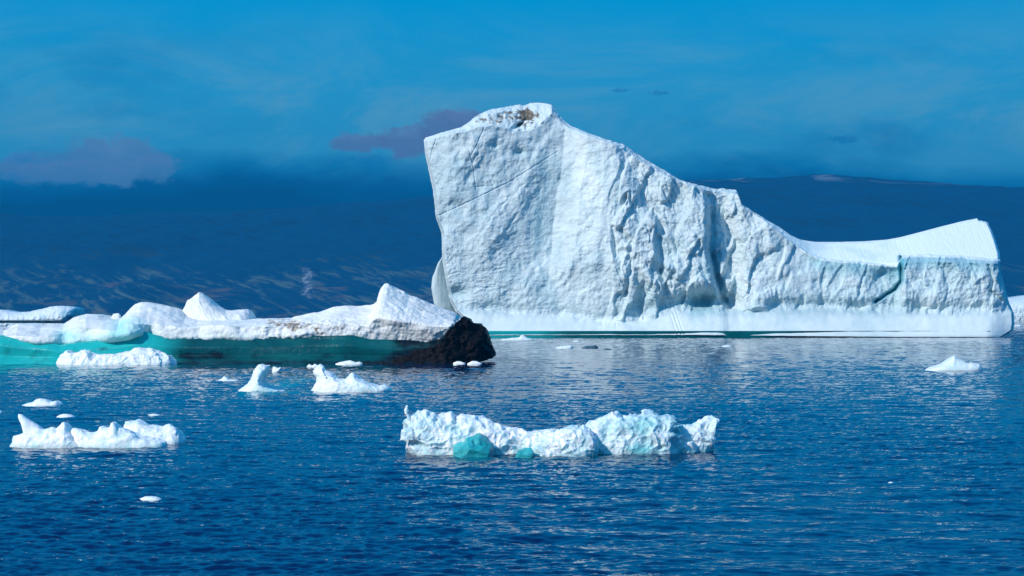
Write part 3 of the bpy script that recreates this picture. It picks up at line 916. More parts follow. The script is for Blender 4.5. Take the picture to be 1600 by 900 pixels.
def tongue():
    t = thing('iceberg', 'long low snow-topped iceberg on the left with turquoise undercut and black right end', 'iceberg', (-30, YT + 6, 0))
    ridge = [(-130, 515), (-60, 508), (-20, 512), (6, 518), (28, 506), (51, 507), (64, 509), (85, 506), (100, 505), (112, 498), (124, 493), (136, 490), (153, 492), (168, 496), (187, 498), (196, 490), (204, 481), (212, 475),
             (221, 472), (240, 474), (266, 480), (278, 486), (290, 494), (310, 499), (350, 499), (402, 498), (430, 497), (456, 496), (476, 491), (496, 488), (523, 480),
             (540, 478), (557, 478), (575, 477), (584, 476), (590, 471), (592, 462), (595, 450), (601, 442.5), (607, 443), (613, 447), (622, 452), (631, 455), (640, 461), (651, 464), (665, 471), (682, 477),
             (695, 482), (710, 488), (722, 495)]
    lip = [(-130, 535), (-60, 532), (0, 531), (28, 537), (53, 540), (76, 541), (93, 546), (106, 544), (149, 539), (187, 535), (204, 531), (218, 526), (227, 525), (236, 529), (250, 532), (266, 534), (340, 534.5),
           (381, 534.6), (440, 533), (469, 531), (510, 532), (550, 530.6), (565, 534), (577, 537), (631, 538), (665, 540), (682, 536), (692, 530), (699, 524)]
    rx = np.array([p[0] for p in ridge], float)
    ry = np.array([p[1] for p in ridge], float)

    def front(px, py, Ug, Vg):
        x, y, v = px.ravel(), py.ravel(), Vg.ravel()
        P = np.stack([x * MPT, y * MPT, 0 * x], -1)
        # front shelf then a slope back to the ridge
        shelf = np.interp(x, [-130, 60, 100, 180, 230, 290, 330, 480, 560, 700], [.45, .40, .6, .55, .35, .55, .75, .55, .40, .5])
        s = np.clip((v - shelf) / (1 - shelf), 0, 1)
        d = 0.8 * v + 7.5 * s ** 1.15 + 1.2 * (1 - np.sqrt(np.clip(1 - (1 - np.clip(v / 0.25, 0, 1)) ** 2, 0, 1)))
        # a rounded turquoise hump stands forward
        hump = np.exp(-((x - 188) / 34) ** 4) * np.exp(-((y - 522) / 20) ** 2)
        d -= 2.2 * hump
        hump2 = np.exp(-((x - 60) / 44) ** 4) * np.exp(-((y - 528) / 16) ** 2)
        d -= 1.0 * hump2
        d += 1.1 * np.exp(-((x - 100) / 14) ** 2) * np.exp(-((y - 515) / 18) ** 2)
        d += 0.9 * np.exp(-((x - 236) / 10) ** 2) * np.exp(-((y - 520) / 14) ** 2)
        d -= 1.0 * sm(x, 540, 620) * sm(v, 0.1, 0.6) * (1 - sm(v, .6, 1))
        d -= fbm(P / 3.2, 4, 200) * 0.55 * (1 - 0.4 * s)
        d += 8 * (1 - sm(Ug.ravel(), 0, 0.01)) + 1.5 * sm(Ug.ravel(), 0.99, 1)
        return (d + 2.0).reshape(px.shape)

    def back(px, py, Ug, Vg):
        e = np.clip(1 - np.abs(2 * Ug - 1) ** 12, 0, 1) ** 0.5
        tt = np.clip(1 - Vg ** 3, 0, 1) ** 0.6
        return 8 + (4 + 14 * tt) * e

    me, ipx, ipy, isf = berg_mesh('body', [(-130, 535), (-130, 515)], ridge, [(699, 524), (709, 511), (716, 503), (722, 495)], lip, YT, 1300, 130, front, back, under=0.0, stride=4, ky=0.3)
    co = get_co(me)
    cup, _, _ = worley(co / 1.5, 210)
    right = sm(ipx, 560, 620)
    amp = 0.04 + 0.12 * sm(ipx, 380, 430) * (1 - sm(ipx, 540, 620)) * sm(ipy, 494, 502) + 0.05 * right
    displace(me, amp * (fbm(co / 0.8, 4, 211) * 1.3 + (cup * cup - 0.25) * 0.4) + 0.24 * fbm(co / 2.8, 3, 212))
    ell = lambda cx, cy, rx_, ry_, p=2: np.exp(-np.abs((ipx - cx) / rx_) ** p - np.abs((ipy - cy) / ry_) ** p)
    dirt = 0.40 * ell(455, 506, 55, 7) + 0.48 * ell(452, 514, 22, 14) + 0.40 * ell(495, 519, 28, 9) + 0.30 * ell(540, 512, 40, 10) + 0.30 * ell(650, 485, 30, 14) + 0.50 * ell(425, 502, 10, 5) \
        + 0.75 * ell(2, 513, 18, 5) + 0.30 * ell(80, 509, 22, 4)
    dirt *= 0.98 + 0.9 * fbm(co / 2.0, 3, 214)
    dirt = np.clip(dirt, 0, 1)
    blue = 0.95 * ell(200, 515, 30, 18, 3) + 0.75 * ell(105, 525, 22, 12) + 0.45 * ell(150, 530, 50, 10) + 0.30 * ell(40, 540, 60, 8) + 0.2 * ell(350, 528, 90, 8)
    blue *= 0.75 + 0.6 * fbm(co / 1.6, 4, 213)
    attr(me, 'dirt', dirt)
    attr(me, 'blue', np.clip(blue, 0, 0.9))
    link('snow_body', me, M_TONGUE, t)

    # peak standing behind the saddle
    def fp(px, py, Ug, Vg):
        e = np.sqrt(np.clip((1 - Vg ** 2) * (1 - np.abs(2 * Ug - 1) ** 3), 0, 1))
        P = np.stack([px.ravel() * MPT, py.ravel() * MPT, 0 * px.ravel()], -1)
        ca = (P[:, 0] * 0.8 - P[:, 1] * 0.6)
        g = ridged(np.stack([ca / 1.5, (P[:, 0] * .6 + P[:, 1] * .8) / 5, 0 * ca], -1), 3, 5).reshape(px.shape)
        return 14 - 4.5 * e - 0.35 * g
    pk = [(284, 487), (288, 479), (293, 469), (299, 465), (304, 462), (311, 456.5), (318, 461), (327, 468), (335, 475), (344, 481), (352, 485), (362, 485), (372, 484), (381, 483), (388, 484), (392, 490)]
    me, ipx, ipy, _ = berg_mesh('peak', [(276, 510), (280, 498), (284, 487)], pk, [(402, 510), (396, 498), (392, 490)], [(276, 510), (402, 510)], YT, 260, 90, fp, lambda px, py, U_, V_: 14 + 5 * np.sqrt(np.clip((1 - V_ ** 2) * (1 - np.abs(2 * U_ - 1) ** 3), 0, 1)), under=1.5)
    co = get_co(me)
    displace(me, 0.07 * fbm(co / 0.7, 4, 220) + 0.10 * fbm(co / 2.0, 3, 221))
    attr(me, 'dirt', 0.15 * ell2(ipx, ipy, 375, 488, 14, 5))
    attr(me, 'blue', np.zeros(len(co)))
    link('rear_peak', me, M_TONGUE, t)

    # small snow knob on the left skyline
    me, ipx, ipy, _ = berg_mesh('knob', [(168, 506), (171, 497)], [(171, 497), (175, 495), (177, 490), (185, 489), (187, 497)], [(192, 506), (187, 497)], [(168, 506), (192, 506)], YT, 30, 16,
                                lambda px, py, U_, V_: 11 - 0.8 * np.sqrt(np.clip((1 - V_ ** 2) * (1 - (2 * U_ - 1) ** 4), 0, 1)), lambda px, py, U_, V_: 11 + 0.8 * np.sqrt(np.clip((1 - V_ ** 2) * (1 - (2 * U_ - 1) ** 4), 0, 1)), under=0.3)
    displace(me, 0.08 * fbm(get_co(me) / 0.4, 3, 1))
    attr(me, 'dirt', np.zeros(len(me.vertices)))
    attr(me, 'blue', np.zeros(len(me.vertices)))
    link('snow_knob', me, M_TONGUE, t)

    # turquoise undercut, set back beneath the lip
    upper = [(-120, 525)] + [(p[0], p[1] - 7) for p in lip[2:-2]] + [(690, 524)]

    def fu(px, py, Ug, Vg):
        x, y = px.ravel(), py.ravel()
        P = np.stack([x * MPT, y * MPT, 0 * x], -1)
        d = 1.5 - 0.7 * (1 - sm(x, 150, 300)) + 0.45 * fbm(P / np.array([12, 4.0, 1]), 2, 230) + 0.8 * sm(Vg.ravel(), 0.6, 1.0)
        d -= 1.6 * (1 - sm(Vg.ravel(), 0, 0.35))
        d += 8 * (1 - sm(Ug.ravel(), 0, .01))
        return d.reshape(px.shape)
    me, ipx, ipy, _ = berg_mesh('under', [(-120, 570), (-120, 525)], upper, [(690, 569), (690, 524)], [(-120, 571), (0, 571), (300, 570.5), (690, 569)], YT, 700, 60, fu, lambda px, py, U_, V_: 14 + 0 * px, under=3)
    co = get_co(me)
    el = lambda a, b, c, d_: np.exp(-((ipx - a) / c) ** 2 - ((ipy - b) / d_) ** 2)
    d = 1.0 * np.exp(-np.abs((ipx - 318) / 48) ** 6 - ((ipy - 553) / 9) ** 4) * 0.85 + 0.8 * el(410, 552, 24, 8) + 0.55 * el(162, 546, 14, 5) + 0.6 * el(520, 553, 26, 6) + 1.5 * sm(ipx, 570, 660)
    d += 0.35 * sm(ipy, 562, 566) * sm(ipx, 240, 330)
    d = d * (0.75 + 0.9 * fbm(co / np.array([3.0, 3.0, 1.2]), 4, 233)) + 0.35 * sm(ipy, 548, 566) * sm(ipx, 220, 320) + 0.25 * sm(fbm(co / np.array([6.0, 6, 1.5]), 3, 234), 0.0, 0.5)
    attr(me, 'dirt', np.clip(d, 0, 1.5))  # darker in patches, along the bottom and towards the right end
    b = 1 - sm(ipx, 230, 300)
    attr(me, 'blue', b * (0.8 - 0.4 * sm(fbm(co / 2.5, 4, 231), 0, 0.5)))
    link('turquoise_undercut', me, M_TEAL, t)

    # right end, coloured near-black
    def fb(px, py, Ug, Vg):
        x, y = px.ravel(), py.ravel()
        e = np.clip(Ug.ravel(), 0, 1)
        P = np.stack([x * MPT, y * MPT, 0 * x], -1)
        d = 1.0 + 6.5 * (1 - np.sqrt(np.clip(1 - np.clip((x - 690) / 88, 0, 1) ** 2, 0, 1))) + 1.0 * Vg.ravel() - 1.3 * (1 - sm(x, 690, 730))
        d -= 0.5 * fbm(P / 1.3, 4, 240)
        return d.reshape(px.shape)
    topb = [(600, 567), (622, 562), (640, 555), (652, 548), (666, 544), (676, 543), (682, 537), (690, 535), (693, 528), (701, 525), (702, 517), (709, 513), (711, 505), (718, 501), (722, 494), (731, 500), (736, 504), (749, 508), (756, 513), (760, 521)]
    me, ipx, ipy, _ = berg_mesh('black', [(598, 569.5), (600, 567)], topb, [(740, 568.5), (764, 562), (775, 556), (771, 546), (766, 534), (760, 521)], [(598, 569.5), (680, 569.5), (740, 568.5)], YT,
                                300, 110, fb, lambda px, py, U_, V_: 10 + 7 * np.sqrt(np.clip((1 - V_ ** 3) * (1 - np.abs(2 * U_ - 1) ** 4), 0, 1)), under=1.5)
    co = get_co(me)
    d1, _, _ = worley(co / 0.9, 241)
    d1c, _, _ = worley(co / 2.2, 243)
    displace(me, 0.16 * fbm(co / 0.6, 4, 242) + 0.25 * (d1 - 0.4) + 0.5 * (d1c - 0.45))
    attr(me, 'dirt', np.zeros(len(co)))
    attr(me, 'blue', np.zeros(len(co)))
    link('black_end', me, M_BLACK, t)


def ell2(x, y, cx, cy, rx, ry):
    return np.exp(-((x - cx) / rx) ** 2 - ((y - cy) / ry) ** 2)


tongue()

# ------------------------------------------------------------------ smaller pieces


def lump(name, top, wpy, thick, mat, seed, amp, nz, base=None, facets=0.0, fz=1.0, nu=160, nv=60, off=0.0, e_pow=3, under=None, left=None, right=None, blue=None, dirt=None, vp=2.0, billow=0.0):
    """a free floating dome of ice under the skyline 'top' (list of photo points), afloat at row wpy"""
    Y0 = Yof(wpy) + off
    x0, x1 = top[0][0], top[-1][0]
    mp = Y0 / F
    left = left or [(x0, wpy), top[0]] if top[0][1] < wpy - 0.1 else left or [(x0, wpy), (x0, wpy - 0.01)]
    right = right or [(x1, wpy), top[-1]] if top[-1][1] < wpy - 0.1 else right or [(x1, wpy), (x1, wpy - 0.01)]
    base = base or [(left[0][0], wpy), (right[0][0], wpy)]
    if under is None:
        under = 0.25 + 0.3 * thick

    def g(Ug, Vg):
        return np.sqrt(np.clip((1 - Vg ** vp) * (1 - np.abs(2 * Ug - 1) ** e_pow), 0, 1))
    me, ipx, ipy, isf = berg_mesh(name, left, [(x0, min(wpy - 0.01, top[0][1]))] + list(top[1:-1]) + [(x1, min(wpy - 0.01, top[-1][1]))], right, base, Y0, nu, nv,
                                  lambda px, py, U_, V_: thick / 2 - thick / 2 * g(U_, V_), lambda px, py, U_, V_: thick / 2 + thick / 2 * g(U_, V_), under=under)
    co = get_co(me)
    s = nz
    q = co / s + 3.3 * seed
    d = amp * fbm(q, 4, seed)
    if facets:
        d1, d2, cc = worley(co / (s * fz) + 0.25 * np.stack([perlin(q, seed + 1), perlin(q, seed + 2), perlin(q, seed + 3)], -1), seed + 5)
        d = d + facets * (d1 - 0.5)
        d1b, _, _ = worley(co / (s * fz * 0.42), seed + 6)
        d = d + facets * 0.30 * (d1b - 0.5)
    if billow:
        qq = q + 0.3 * np.stack([perlin(q, seed + 31), perlin(q, seed + 32), perlin(q, seed + 33)], -1)
        b1, b2, b3 = np.abs(perlin(qq * 0.75, seed + 11)), np.abs(perlin(qq * 1.7, seed + 12)), np.abs(perlin(qq * 4.1, seed + 13))
        d = d - billow * (1.8 * b1 + 0.9 * b2 + 0.35 * b3 - 0.6)
        crease_shade = sm(b1, 0.22, 0.5) * 0.7 + sm(b2, 0.25, 0.5) * 0.3  # mask for shade painted into the hollows as a blue tint
    else:
        crease_shade = 0
    # keep the thin ends thin
    zz = co[:, 2]
    displace(me, d * np.clip(0.35 + zz / (6 * amp + 1e-6), 0.35, 1))
    co = get_co(me)
    attr(me, 'dirt', dirt(ipx, ipy, co) if dirt else np.zeros(len(co)))
    attr(me, 'blue', np.clip(blue(ipx, ipy, co) + crease_shade * 0.25, 0, 1) if blue else 0.12 * sm(-co[:, 2], -0.25, 0.05))
    return me


def single(name, label, cat, group, mat, *a, **k):
    me = lump(name, *a[:3], mat, *a[3:], **k)
    co = get_co(me)
    c = co.mean(0)
    o = link(name, me, mat)
    recentre(o, (float(c[0]), float(c[1]), 0.0))
    tag(o, label, cat, group)
    return o


# --- the crystalline growler in the middle foreground
def centre_growler():
    yw = 713
    Y0 = Yof(yw)
    t = thing('growler', 'long lumpy glassy ice floe with turquoise patches and a thin spike, in mid foreground', 'ice floe', (2.0, Y0 + 1.0, 0), 'ice floes adrift on the water')
    bl = lambda x, y, co: 0.85 * ell2(x, y, 820, 709, 16, 9) + 0.6 * ell2(x, y, 935, 706, 14, 8) + 0.75 * ell2(x, y, 1000, 703, 26, 8) + 0.55 * ell2(x, y, 1060, 672, 12, 24) + 0.35 * ell2(x, y, 1000, 665, 40, 16) \
        + 0.35 * ell2(x, y, 880, 660, 40, 14) + 0.3 * ell2(x, y, 715, 680, 14, 9) + 0.55 * ell2(x, y, 1090, 705, 26, 6) + 0.25 * sm(fbm(co / 0.5, 3, 7), 0.1, 0.6) + 0.2 * sm(-co[:, 2], -0.15, 0.02)
    def piece(top, wpy, thick, off, seed, nm='ice_mass', fac=0.16, **k):
        me = lump(nm, top, wpy, thick, M_SLAB, seed, 0.09, 0.6, facets=fac, fz=1.1, billow=0.19, nu=k.pop('nu', 240), nv=90, off=off, blue=bl, under=0.7, vp=3.0, **k)
        link(nm, me, M_SLAB, t)
    piece([(630, 700), (634, 668), (640, 656), (652, 652), (664, 648), (672, 653), (682, 657), (695, 655), (704, 652), (712, 659), (724, 653), (735, 654), (750, 657), (762, 658), (775, 664), (790, 668), (800, 673), (812, 690)],
          712, 2.4, 0.0, 301, left=[(640, 712), (634, 704), (630, 690)], e_pow=5)
    piece([(745, 690), (757, 668), (775, 664), (795, 668), (812, 673), (830, 675), (848, 673), (862, 674), (880, 676), (900, 678), (925, 688)], 713, 2.0, 0.5, 305, e_pow=4)
    piece([(818, 712), (840, 690), (860, 678), (880, 670), (902, 668), (914, 668), (922, 672), (930, 684), (934, 700), (934, 713)], 713, 1.8, -0.25, 309, e_pow=4, fac=0.10)
    piece([(905, 690), (916, 668), (926, 658), (940, 650), (952, 647), (964, 646), (975, 650), (986, 648), (996, 648), (1006, 643), (1014, 645), (1022, 646), (1034, 650), (1048, 651), (1056, 655), (1060, 672), (1066, 700)],
          711, 2.5, 0.15, 313, e_pow=5)
    piece([(1040, 700), (1056, 672), (1068, 670), (1080, 671), (1092, 667), (1104, 665), (1113, 665), (1119, 668), (1119, 678), (1114, 690)], 708, 1.6, 0.5, 317, e_pow=5, fac=0.10,
          right=[(1112, 706), (1113, 700), (1116, 690), (1120, 672)])
    piece([(1028, 708), (1040, 690), (1056, 680), (1070, 684), (1084, 692), (1092, 706)], 708.5, 1.3, 0.2, 321, e_pow=3, fac=0.12)
    # spike on the left shoulder
    bm_pts = [(645, 672), (642, 660), (638.5, 652), (635, 646), (634.5, 640), (636.5, 633)]
    rad = [0.15, 0.10, 0.07, 0.075, 0.085, 0.035]
    Ys = Y0 + 0.9
    rings, quads = [], []
    K = 14
    ctr = np.array([world_pt(a, b, Ys) for a, b in bm_pts])
    tt = np.linspace(0, len(ctr) - 1, 28)
    cx = np.stack([np.interp(tt, range(len(ctr)), ctr[:, i]) for i in range(3)], -1)
    rr = np.interp(tt, range(len(ctr)), rad)
    for c, r_ in zip(cx, rr):
        for k in range(K):
            a = 2 * math.pi * k / K
            rings.append(c + np.array([r_ * math.cos(a), r_ * math.sin(a), 0]))
    for i in range(len(cx) - 1):
        for k in range(K):
            quads.append((i * K + k, i * K + (k + 1) % K, (i + 1) * K + (k + 1) % K, (i + 1) * K + k))
    me = raw_mesh('spike', np.array(rings), np.array(quads), [list(range((len(cx) - 1) * K, len(cx) * K))])
    displace(me, 0.045 * fbm(get_co(me) / 0.12, 3, 330))
    attr(me, 'dirt', np.zeros(len(me.vertices)))
    attr(me, 'blue', np.zeros(len(me.vertices)))
    link('ice_spike', me, M_SLAB, t)
    me = lump('knob', [(626, 680), (628, 672), (634, 668), (644, 669), (650, 680)], 684, 0.5, M_SLAB, 333, 0.05, 0.2, off=-Yof(684) + Y0 + 0.4, facets=0.05, nu=50, nv=30, under=0.1)
    link('side_knob', me, M_SLAB, t)
    # clear turquoise blocks frozen into the front
    for top, seed, th in (([(708, 713), (711, 700), (718, 695), (728, 688), (738, 684), (750, 685), (762, 690), (769, 696), (770, 713)], 340, 1.5),
                          ([(803, 713.5), (808, 706), (818, 702), (828, 700), (832, 703), (833, 713.5)], 344, 0.8)):
        me = lump('clear', top, 714.5, th, M_CLEAR, seed, 0.07, 0.6, facets=0.42, fz=1.3, nu=110, nv=60, off=-0.2, e_pow=6, vp=4.0, under=0.6)
        link('clear_ice', me, M_CLEAR, t)


centre_growler()


def left_growler():
    Y0 = Yof(700)
    t = thing('growler', 'smooth white ice floe with a pointed fin at its left end, left foreground', 'ice floe', (-18, Y0 + 1, 0), 'ice floes adrift on the water')
    b = lambda x, y, co: 0.22 * sm(-co[:, 2], -0.3, 0.05) + 0.12 * sm(fbm(co / 0.7, 3, 4), 0, .5)

    def piece(top, wpy, thick, off, seed, **k):
        me = lump('ice_mass', top, wpy, thick, M_GROWL, seed, 0.10, 0.7, facets=0.05, fz=0.8, billow=0.07, nu=220, nv=80, off=off, blue=b, under=0.7, **k)
        link('ice_mass', me, M_GROWL, t)
    piece([(14, 698), (18, 690), (20, 679), (26, 677), (36, 678), (36, 670), (33, 660), (28.5, 650), (30, 646.5), (36, 649), (44, 655), (52, 659), (60, 665), (68, 671), (75, 669), (81, 668), (88, 669), (94, 665), (100, 662), (106, 667), (113, 676), (124, 686), (138, 697)],
          700, 1.9, 0.0, 401, e_pow=4, ky=0.6) if False else None
    piece([(14, 699), (18, 692), (20, 680), (28, 678), (38, 676), (52, 674), (60, 670), (68, 671), (75, 669), (81, 668), (88, 669), (94, 665), (100, 662), (106, 667), (113, 676), (124, 686), (138, 698)], 700, 1.9, 0.0, 401, e_pow=4)
    # the fin
    me = lump('fin', [(36, 690), (38, 676), (37, 668), (33, 660), (28.8, 651), (29.5, 647), (34, 648), (42, 653.5), (52, 659), (60, 664), (68, 671), (74, 684)], 697, 0.9, M_GROWL, 405, 0.04, 0.5,
              nu=120, nv=60, off=-Yof(697) + Y0 + 0.75, e_pow=3, under=0.1, left=[(34, 697), (35, 690)], right=[(80, 697), (74, 684)])
    link('fin', me, M_GROWL, t)
    piece([(106, 690), (112, 671), (118, 669), (124, 670), (134, 674), (146, 677), (152, 674), (158, 667), (164, 668), (170, 667), (172, 661), (176, 659), (180, 662), (184, 668), (194, 669), (204, 673), (216, 681), (230, 684), (245, 687), (258, 690), (259, 697)], 700.5, 1.9, 0.1, 409, e_pow=4)
    piece([(186, 680), (191, 668), (194, 660), (202, 658), (214, 657), (222, 661), (232, 665), (245, 664), (256, 667), (265, 665), (275, 669), (282, 677), (287, 686), (287, 692)], 695, 2.0, 0.0, 413, e_pow=5)


left_growler()


def leaning_growler():
    wp = 612
    Y0 = Yof(wp)
    mpp = Y0 / F
    t = thing('growler', 'small white tooth-shaped floe leaning right, left neighbour of the knob-headed floe', 'ice floe', (-38, Y0 + 1, 0), 'ice floes adrift on the water')
    # drawn as a shell whose columns lean to the right
    left = [(369, wp), (378, 606), (386, 600), (392, 594), (394, 586), (397, 578), (401, 573), (404, 570)]
    right = [(452, wp), (430, 609), (413, 606), (409, 598), (412, 590), (416, 584), (419, 578), (422, 570)]
    g = lambda U_, V_: np.sqrt(np.clip((1 - V_ ** 3) * (1 - np.abs(2 * U_ - 1) ** 2.2), 0, 1))
    me, x, y, _ = berg_mesh('ice_mass', left, [(404, 570), (408, 569), (414, 570), (422, 570)], right, [(369, wp), (452, wp)], Y0, 140, 160,
                            lambda px, py, U_, V_: 2.2 - 2.2 * g(U_, V_), lambda px, py, U_, V_: 2.2 + 2.0 * g(U_, V_), under=1.0)
    co = get_co(me)
    displace(me, 0.10 * fbm(co / 0.8, 4, 500) + 0.05 * fbm(co / 0.25, 3, 501))
    attr(me, 'dirt', np.zeros(len(co)))
    attr(me, 'blue', np.clip(0.5 * ell2(x, y, 420, 605, 14, 12) + 0.1, 0, 1))
    link('ice_mass', me, M_GROWL, t)
    # ice foot just under the surface, seen through the water as a turquoise patch


leaning_growler()


def peaked_growler():
    wp = 612.5
    Y0 = Yof(wp)
    t = thing('growler', 'white knob-headed floe with a small peak and tapering tail, below the turquoise undercut', 'ice floe', (-31, Y0 + 1, 0), 'ice floes adrift on the water')
    left = [(484, wp), (489, 604), (494, 596), (494, 591), (489, 585), (487, 580), (491, 575)]
    g = lambda U_, V_: np.sqrt(np.clip((1 - V_ ** 2.4) * (1 - np.abs(2 * U_ - 1) ** 4), 0, 1))
    top = [(491, 575), (496, 571), (501, 568.5), (506, 571), (507, 577), (512, 579), (520, 583), (526, 590), (530, 592), (540, 592), (545, 588), (549, 583), (552, 582), (557, 586), (564, 591), (574, 597), (588, 604), (594, 602), (601, 601), (608, 604)]
    me, x, y, _ = berg_mesh('ice_mass', left, top, [(614, wp), (613, 609), (608, 604)], [(484, wp), (614, wp)], Y0, 260, 110,
                            lambda px, py, U_, V_: 2.0 - 2.0 * g(U_, V_), lambda px, py, U_, V_: 2.0 + 2.0 * g(U_, V_), under=1.0, ky=0.6)
    co = get_co(me)
    displace(me, 0.13 * fbm(co / 1.1, 4, 510) + 0.05 * fbm(co / 0.3, 3, 511))
    attr(me, 'dirt', np.zeros(len(co)))
    attr(me, 'blue', np.clip(0.25 * ell2(x, y, 570, 608, 16, 6) + 0.08, 0, 1))
    link('ice_mass', me, M_GROWL, t)


peaked_growler()

single('growler', "low ribbed grey-white ice floe lying along the left iceberg's turquoise undercut", 'ice floe', 'ice floes adrift on the water', M_GROWL,
       [(87, 565), (95, 558), (101, 552), (104, 547), (110, 549), (118, 550), (128, 547), (136, 550), (146, 553), (160, 555), (172, 554), (186, 552), (200, 550), (210, 545), (218, 543.5), (226, 546), (236, 545), (250, 550),
        (262, 554), (270, 561), (274, 570)], 571, 5.0, 601, 0.22, 1.3, facets=0.22, billow=0.28, nu=420, nv=80, e_pow=5, dirt=None)
single('growler', 'short rounded white ice floe touching the right end of the ribbed floe', 'ice floe', 'ice floes adrift on the water', M_GROWL,
       [(270, 567), (276, 559), (284, 557), (292, 556), (298, 558), (306, 556), (314, 555), (319, 558), (323, 567)], 568.5, 2.6, 607, 0.16, 1.0, facets=0.10, nu=120, nv=40, e_pow=4)

single('growler', 'pale pyramid-shaped ice floe alone on the water at the far right', 'ice floe', 'ice floes adrift on the water', M_GROWL,
       [(1448, 578), (1462, 573), (1474, 568), (1482, 563), (1488, 559), (1491, 556), (1496, 560), (1504, 563), (1512, 567), (1520, 567), (1530, 568), (1536, 577)], 579.5, 3.2, 611, 0.20, 1.6, facets=0.14, nu=200, nv=70, e_pow=4,
       blue=lambda x, y, co: 0.25 * ell2(x, y, 1490, 572, 16, 10) + 0.08)

smalls = [
    ('flat white ice chip with humped back, larger of the two beyond the finned floe', [(34, 633), (42, 630), (50, 629), (56, 624), (63, 622), (72, 624), (78, 628), (88, 626), (96, 631), (97, 634)], 635, 1.6, M_GROWL),
    ('tiny low ice chip, the smaller of the two above the finned floe', [(88, 651), (93, 648), (99, 646.5), (106, 647), (112, 649), (117, 652)], 653.5, 0.8, M_GROWL),
    ('thin ice chip awash alone in the lower left water', [(218, 779), (226, 776), (236, 775.5), (244, 777), (252, 780)], 781.5, 0.45, M_GROWL),
    ('flat ice chip with a small peak, left of the tooth-shaped floe', [(341, 594), (347, 591), (350, 588), (354, 589), (358, 593), (368, 593), (374, 595)], 595.5, 1.3, M_GROWL),
    ("small heart-shaped ice chip just right of the tooth-shaped floe's tip", [(425, 579), (426, 573), (430, 573), (434, 575), (439, 574), (440, 577), (434, 580)], 582.0, 1.0, M_GROWL),
    ('row of little white nubs floating behind the knob-headed floe', [(479, 573), (483, 569), (488, 571), (492, 568), (497, 571), (501, 569), (507, 573)], 574.5, 1.0, M_GROWL),
    ("low oval ice chip afloat below the dark undercut, behind the knob-headed floe", [(524, 568), (533, 565), (541, 564), (548, 563), (556, 566), (562, 565), (567, 568)], 570.3, 1.6, M_GROWL),
    ('shorter left-hand white ice fleck under the left iceberg\'s black end', [(708, 567), (713, 564.5), (720, 564.5), (727, 567.5)], 569.6, 0.8, M_GROWL),
    ('longer right-hand white ice fleck under the left iceberg\'s black end', [(730, 568), (738, 564), (745, 564.5), (753, 568)], 569.8, 0.8, M_GROWL),
    ('pale ice chip with a small upright tooth at the teal foot of the huge iceberg', [(783, 530), (800, 528), (812, 526.5), (815, 523), (820, 525), (824, 528), (834, 530)], 531.5, 3.0, M_FAR),
    ('grey oval ice chip left of the darkest chip, below the huge iceberg', [(868, 543), (876, 541), (884, 540), (892, 539.5), (896, 542)], 544.2, 2.0, M_FAR),
    ('darkest low ice chip below the great iceberg wall', [(909, 543), (916, 540.5), (926, 540), (930, 538.5), (935, 542)], 544.2, 2.0, M_DARKBIT),
    ('tiny dark fleck right of the darkest chip, below the huge iceberg', [(943, 545), (950, 544), (956, 545.5)], 546.5, 1.2, M_DARKBIT),
    ('faint thin fleck nearest the teal foot of the great iceberg', [(895, 533), (901, 531.8), (907, 533)], 534.0, 2.0, M_FAR),
    ('white fleck of ice on the bright water below the middle of the great iceberg', [(1128, 540.5), (1135, 539.2), (1145, 540.5)], 541.7, 1.6, M_FAR),
    ('white speck on the water in the right foreground', [(1388, 754), (1392, 752.6), (1396, 754)], 754.5, 0.12, M_GROWL),
    ('low grey chip right behind the tallest lumps of the glassy floe', [(1002, 641), (1008, 639), (1016, 640), (1022, 642)], 643.5, 0.6, M_GROWL),
    ('tiny white speck upright above the tail of the finned floe', [(231, 648), (240, 646.5), (250, 648)], 649, 0.4, M_GROWL),
    ('sliver of ice cut by the left edge of the picture', [(-8, 644), (-2, 641), (3, 644)], 645.5, 0.6, M_GROWL),
    ('small white ice bit on dark water beneath the far right iceberg', [(1588, 508.6), (1592, 507), (1597, 508.4)], 509.5, 8.0, M_FAR),
]
for i, (lab, top, wp, th, mt) in enumerate(smalls):
    sc = Yof(wp) / F
    hpx = wp - min(p[1] for p in top)
    single('ice_chip', lab, 'ice chip', 'small pieces of ice adrift', mt, top, wp, th, 700 + i * 7, 0.10 * hpx * sc, max(0.1, 1.2 * hpx * sc), facets=0.06 * hpx * sc, nu=70, nv=24, e_pow=3, under=0.4 + hpx * sc * .3)


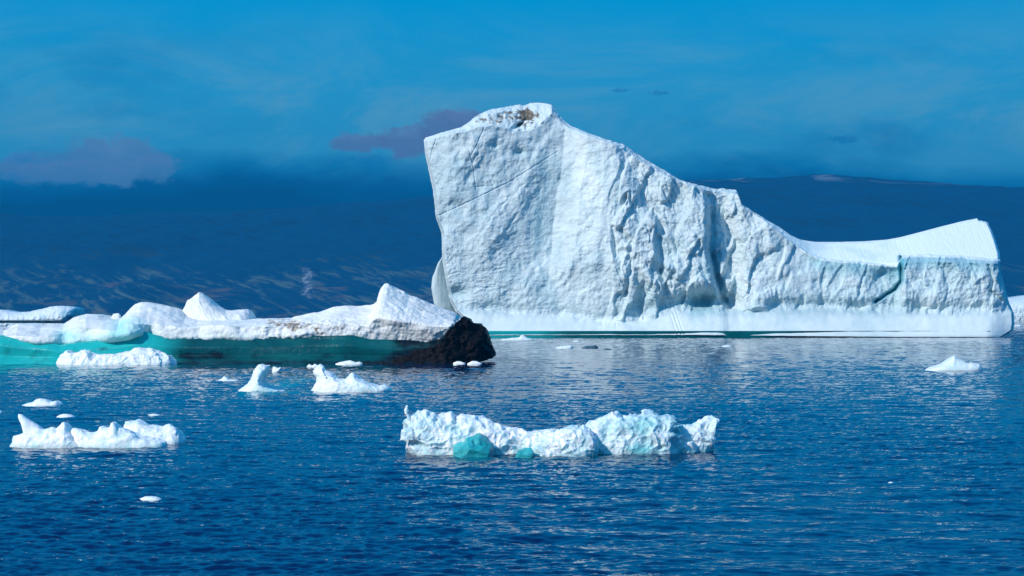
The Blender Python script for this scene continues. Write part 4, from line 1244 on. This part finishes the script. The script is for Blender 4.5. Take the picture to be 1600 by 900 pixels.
def far_berg(name, label, top, wp, depth, seed, blue=None, left=None, right=None, nu=260, strata=0.0):
    Y0 = Yof(wp)
    m = Y0 / F
    left = left or [(top[0][0], wp), top[0]]
    right = right or [(top[-1][0], wp), top[-1]]

    def f(px, py, Ug, Vg):
        P = np.stack([px.ravel() * m, py.ravel() * m, 0 * px.ravel()], -1)
        e = np.sqrt(np.clip((1 - Vg ** 4) * (1 - np.abs(2 * Ug - 1) ** 24), 0, 1))
        r = ridged(P / (16 * m), 4, seed, .55).reshape(px.shape) * 2.6 * m + fbm(P / (7 * m), 3, seed + 9).reshape(px.shape) * 1.6 * m
        st = np.exp(-((py - (wp - 8)) / 1.6) ** 2) * strata
        return depth / 2 * (1 - e) - r + st
    me, x, y, _ = berg_mesh(name, left, top, right, [left[0], right[0]], Y0, nu, 70, f, lambda px, py, U_, V_: depth + 0 * px, under=6)
    co = get_co(me)
    displace(me, 0.7 * m * fbm(co / (4 * m), 3, seed + 4))
    attr(me, 'dirt', np.zeros(len(co)))
    attr(me, 'blue', np.clip(blue(x, y) if blue else 0 * x, 0, 1))
    o = link(name, me, M_FAR)
    c = co.mean(0)
    recentre(o, (float(c[0]), float(c[1]), 0))
    tag(o, label, 'iceberg')


far_berg('distant_iceberg', 'low flat distant iceberg at the left edge, behind the turquoise-footed iceberg',
         [(-90, 490), (-40, 483), (0, 484), (8, 485), (18, 487), (30, 488), (45, 487), (58, 484), (64, 483), (72, 481), (80, 479), (90, 478), (100, 478), (110, 479.5), (117, 481), (118, 486)],
         511, 26, 801, blue=lambda x, y: 0.75 * ell2(x, y, 102, 490, 10, 6) + 0.8 * np.exp(-((y - 504.5) / 1.3) ** 2) * (1 - sm(x, 90, 104)) + 0.4 * ell2(x, y, 68, 497, 8, 5), right=[(100, 511), (108, 500), (114, 496), (118, 486)], strata=6)
far_berg('distant_iceberg', 'distant blocky white iceberg cut by the right edge, beyond the end of the great iceberg',
         [(1574, 484), (1577, 470), (1581, 468), (1590, 465), (1600, 462.5), (1620, 460), (1650, 463), (1680, 474), (1692, 488)], 502, 70, 821, blue=lambda x, y: 0.15 + 0 * x)
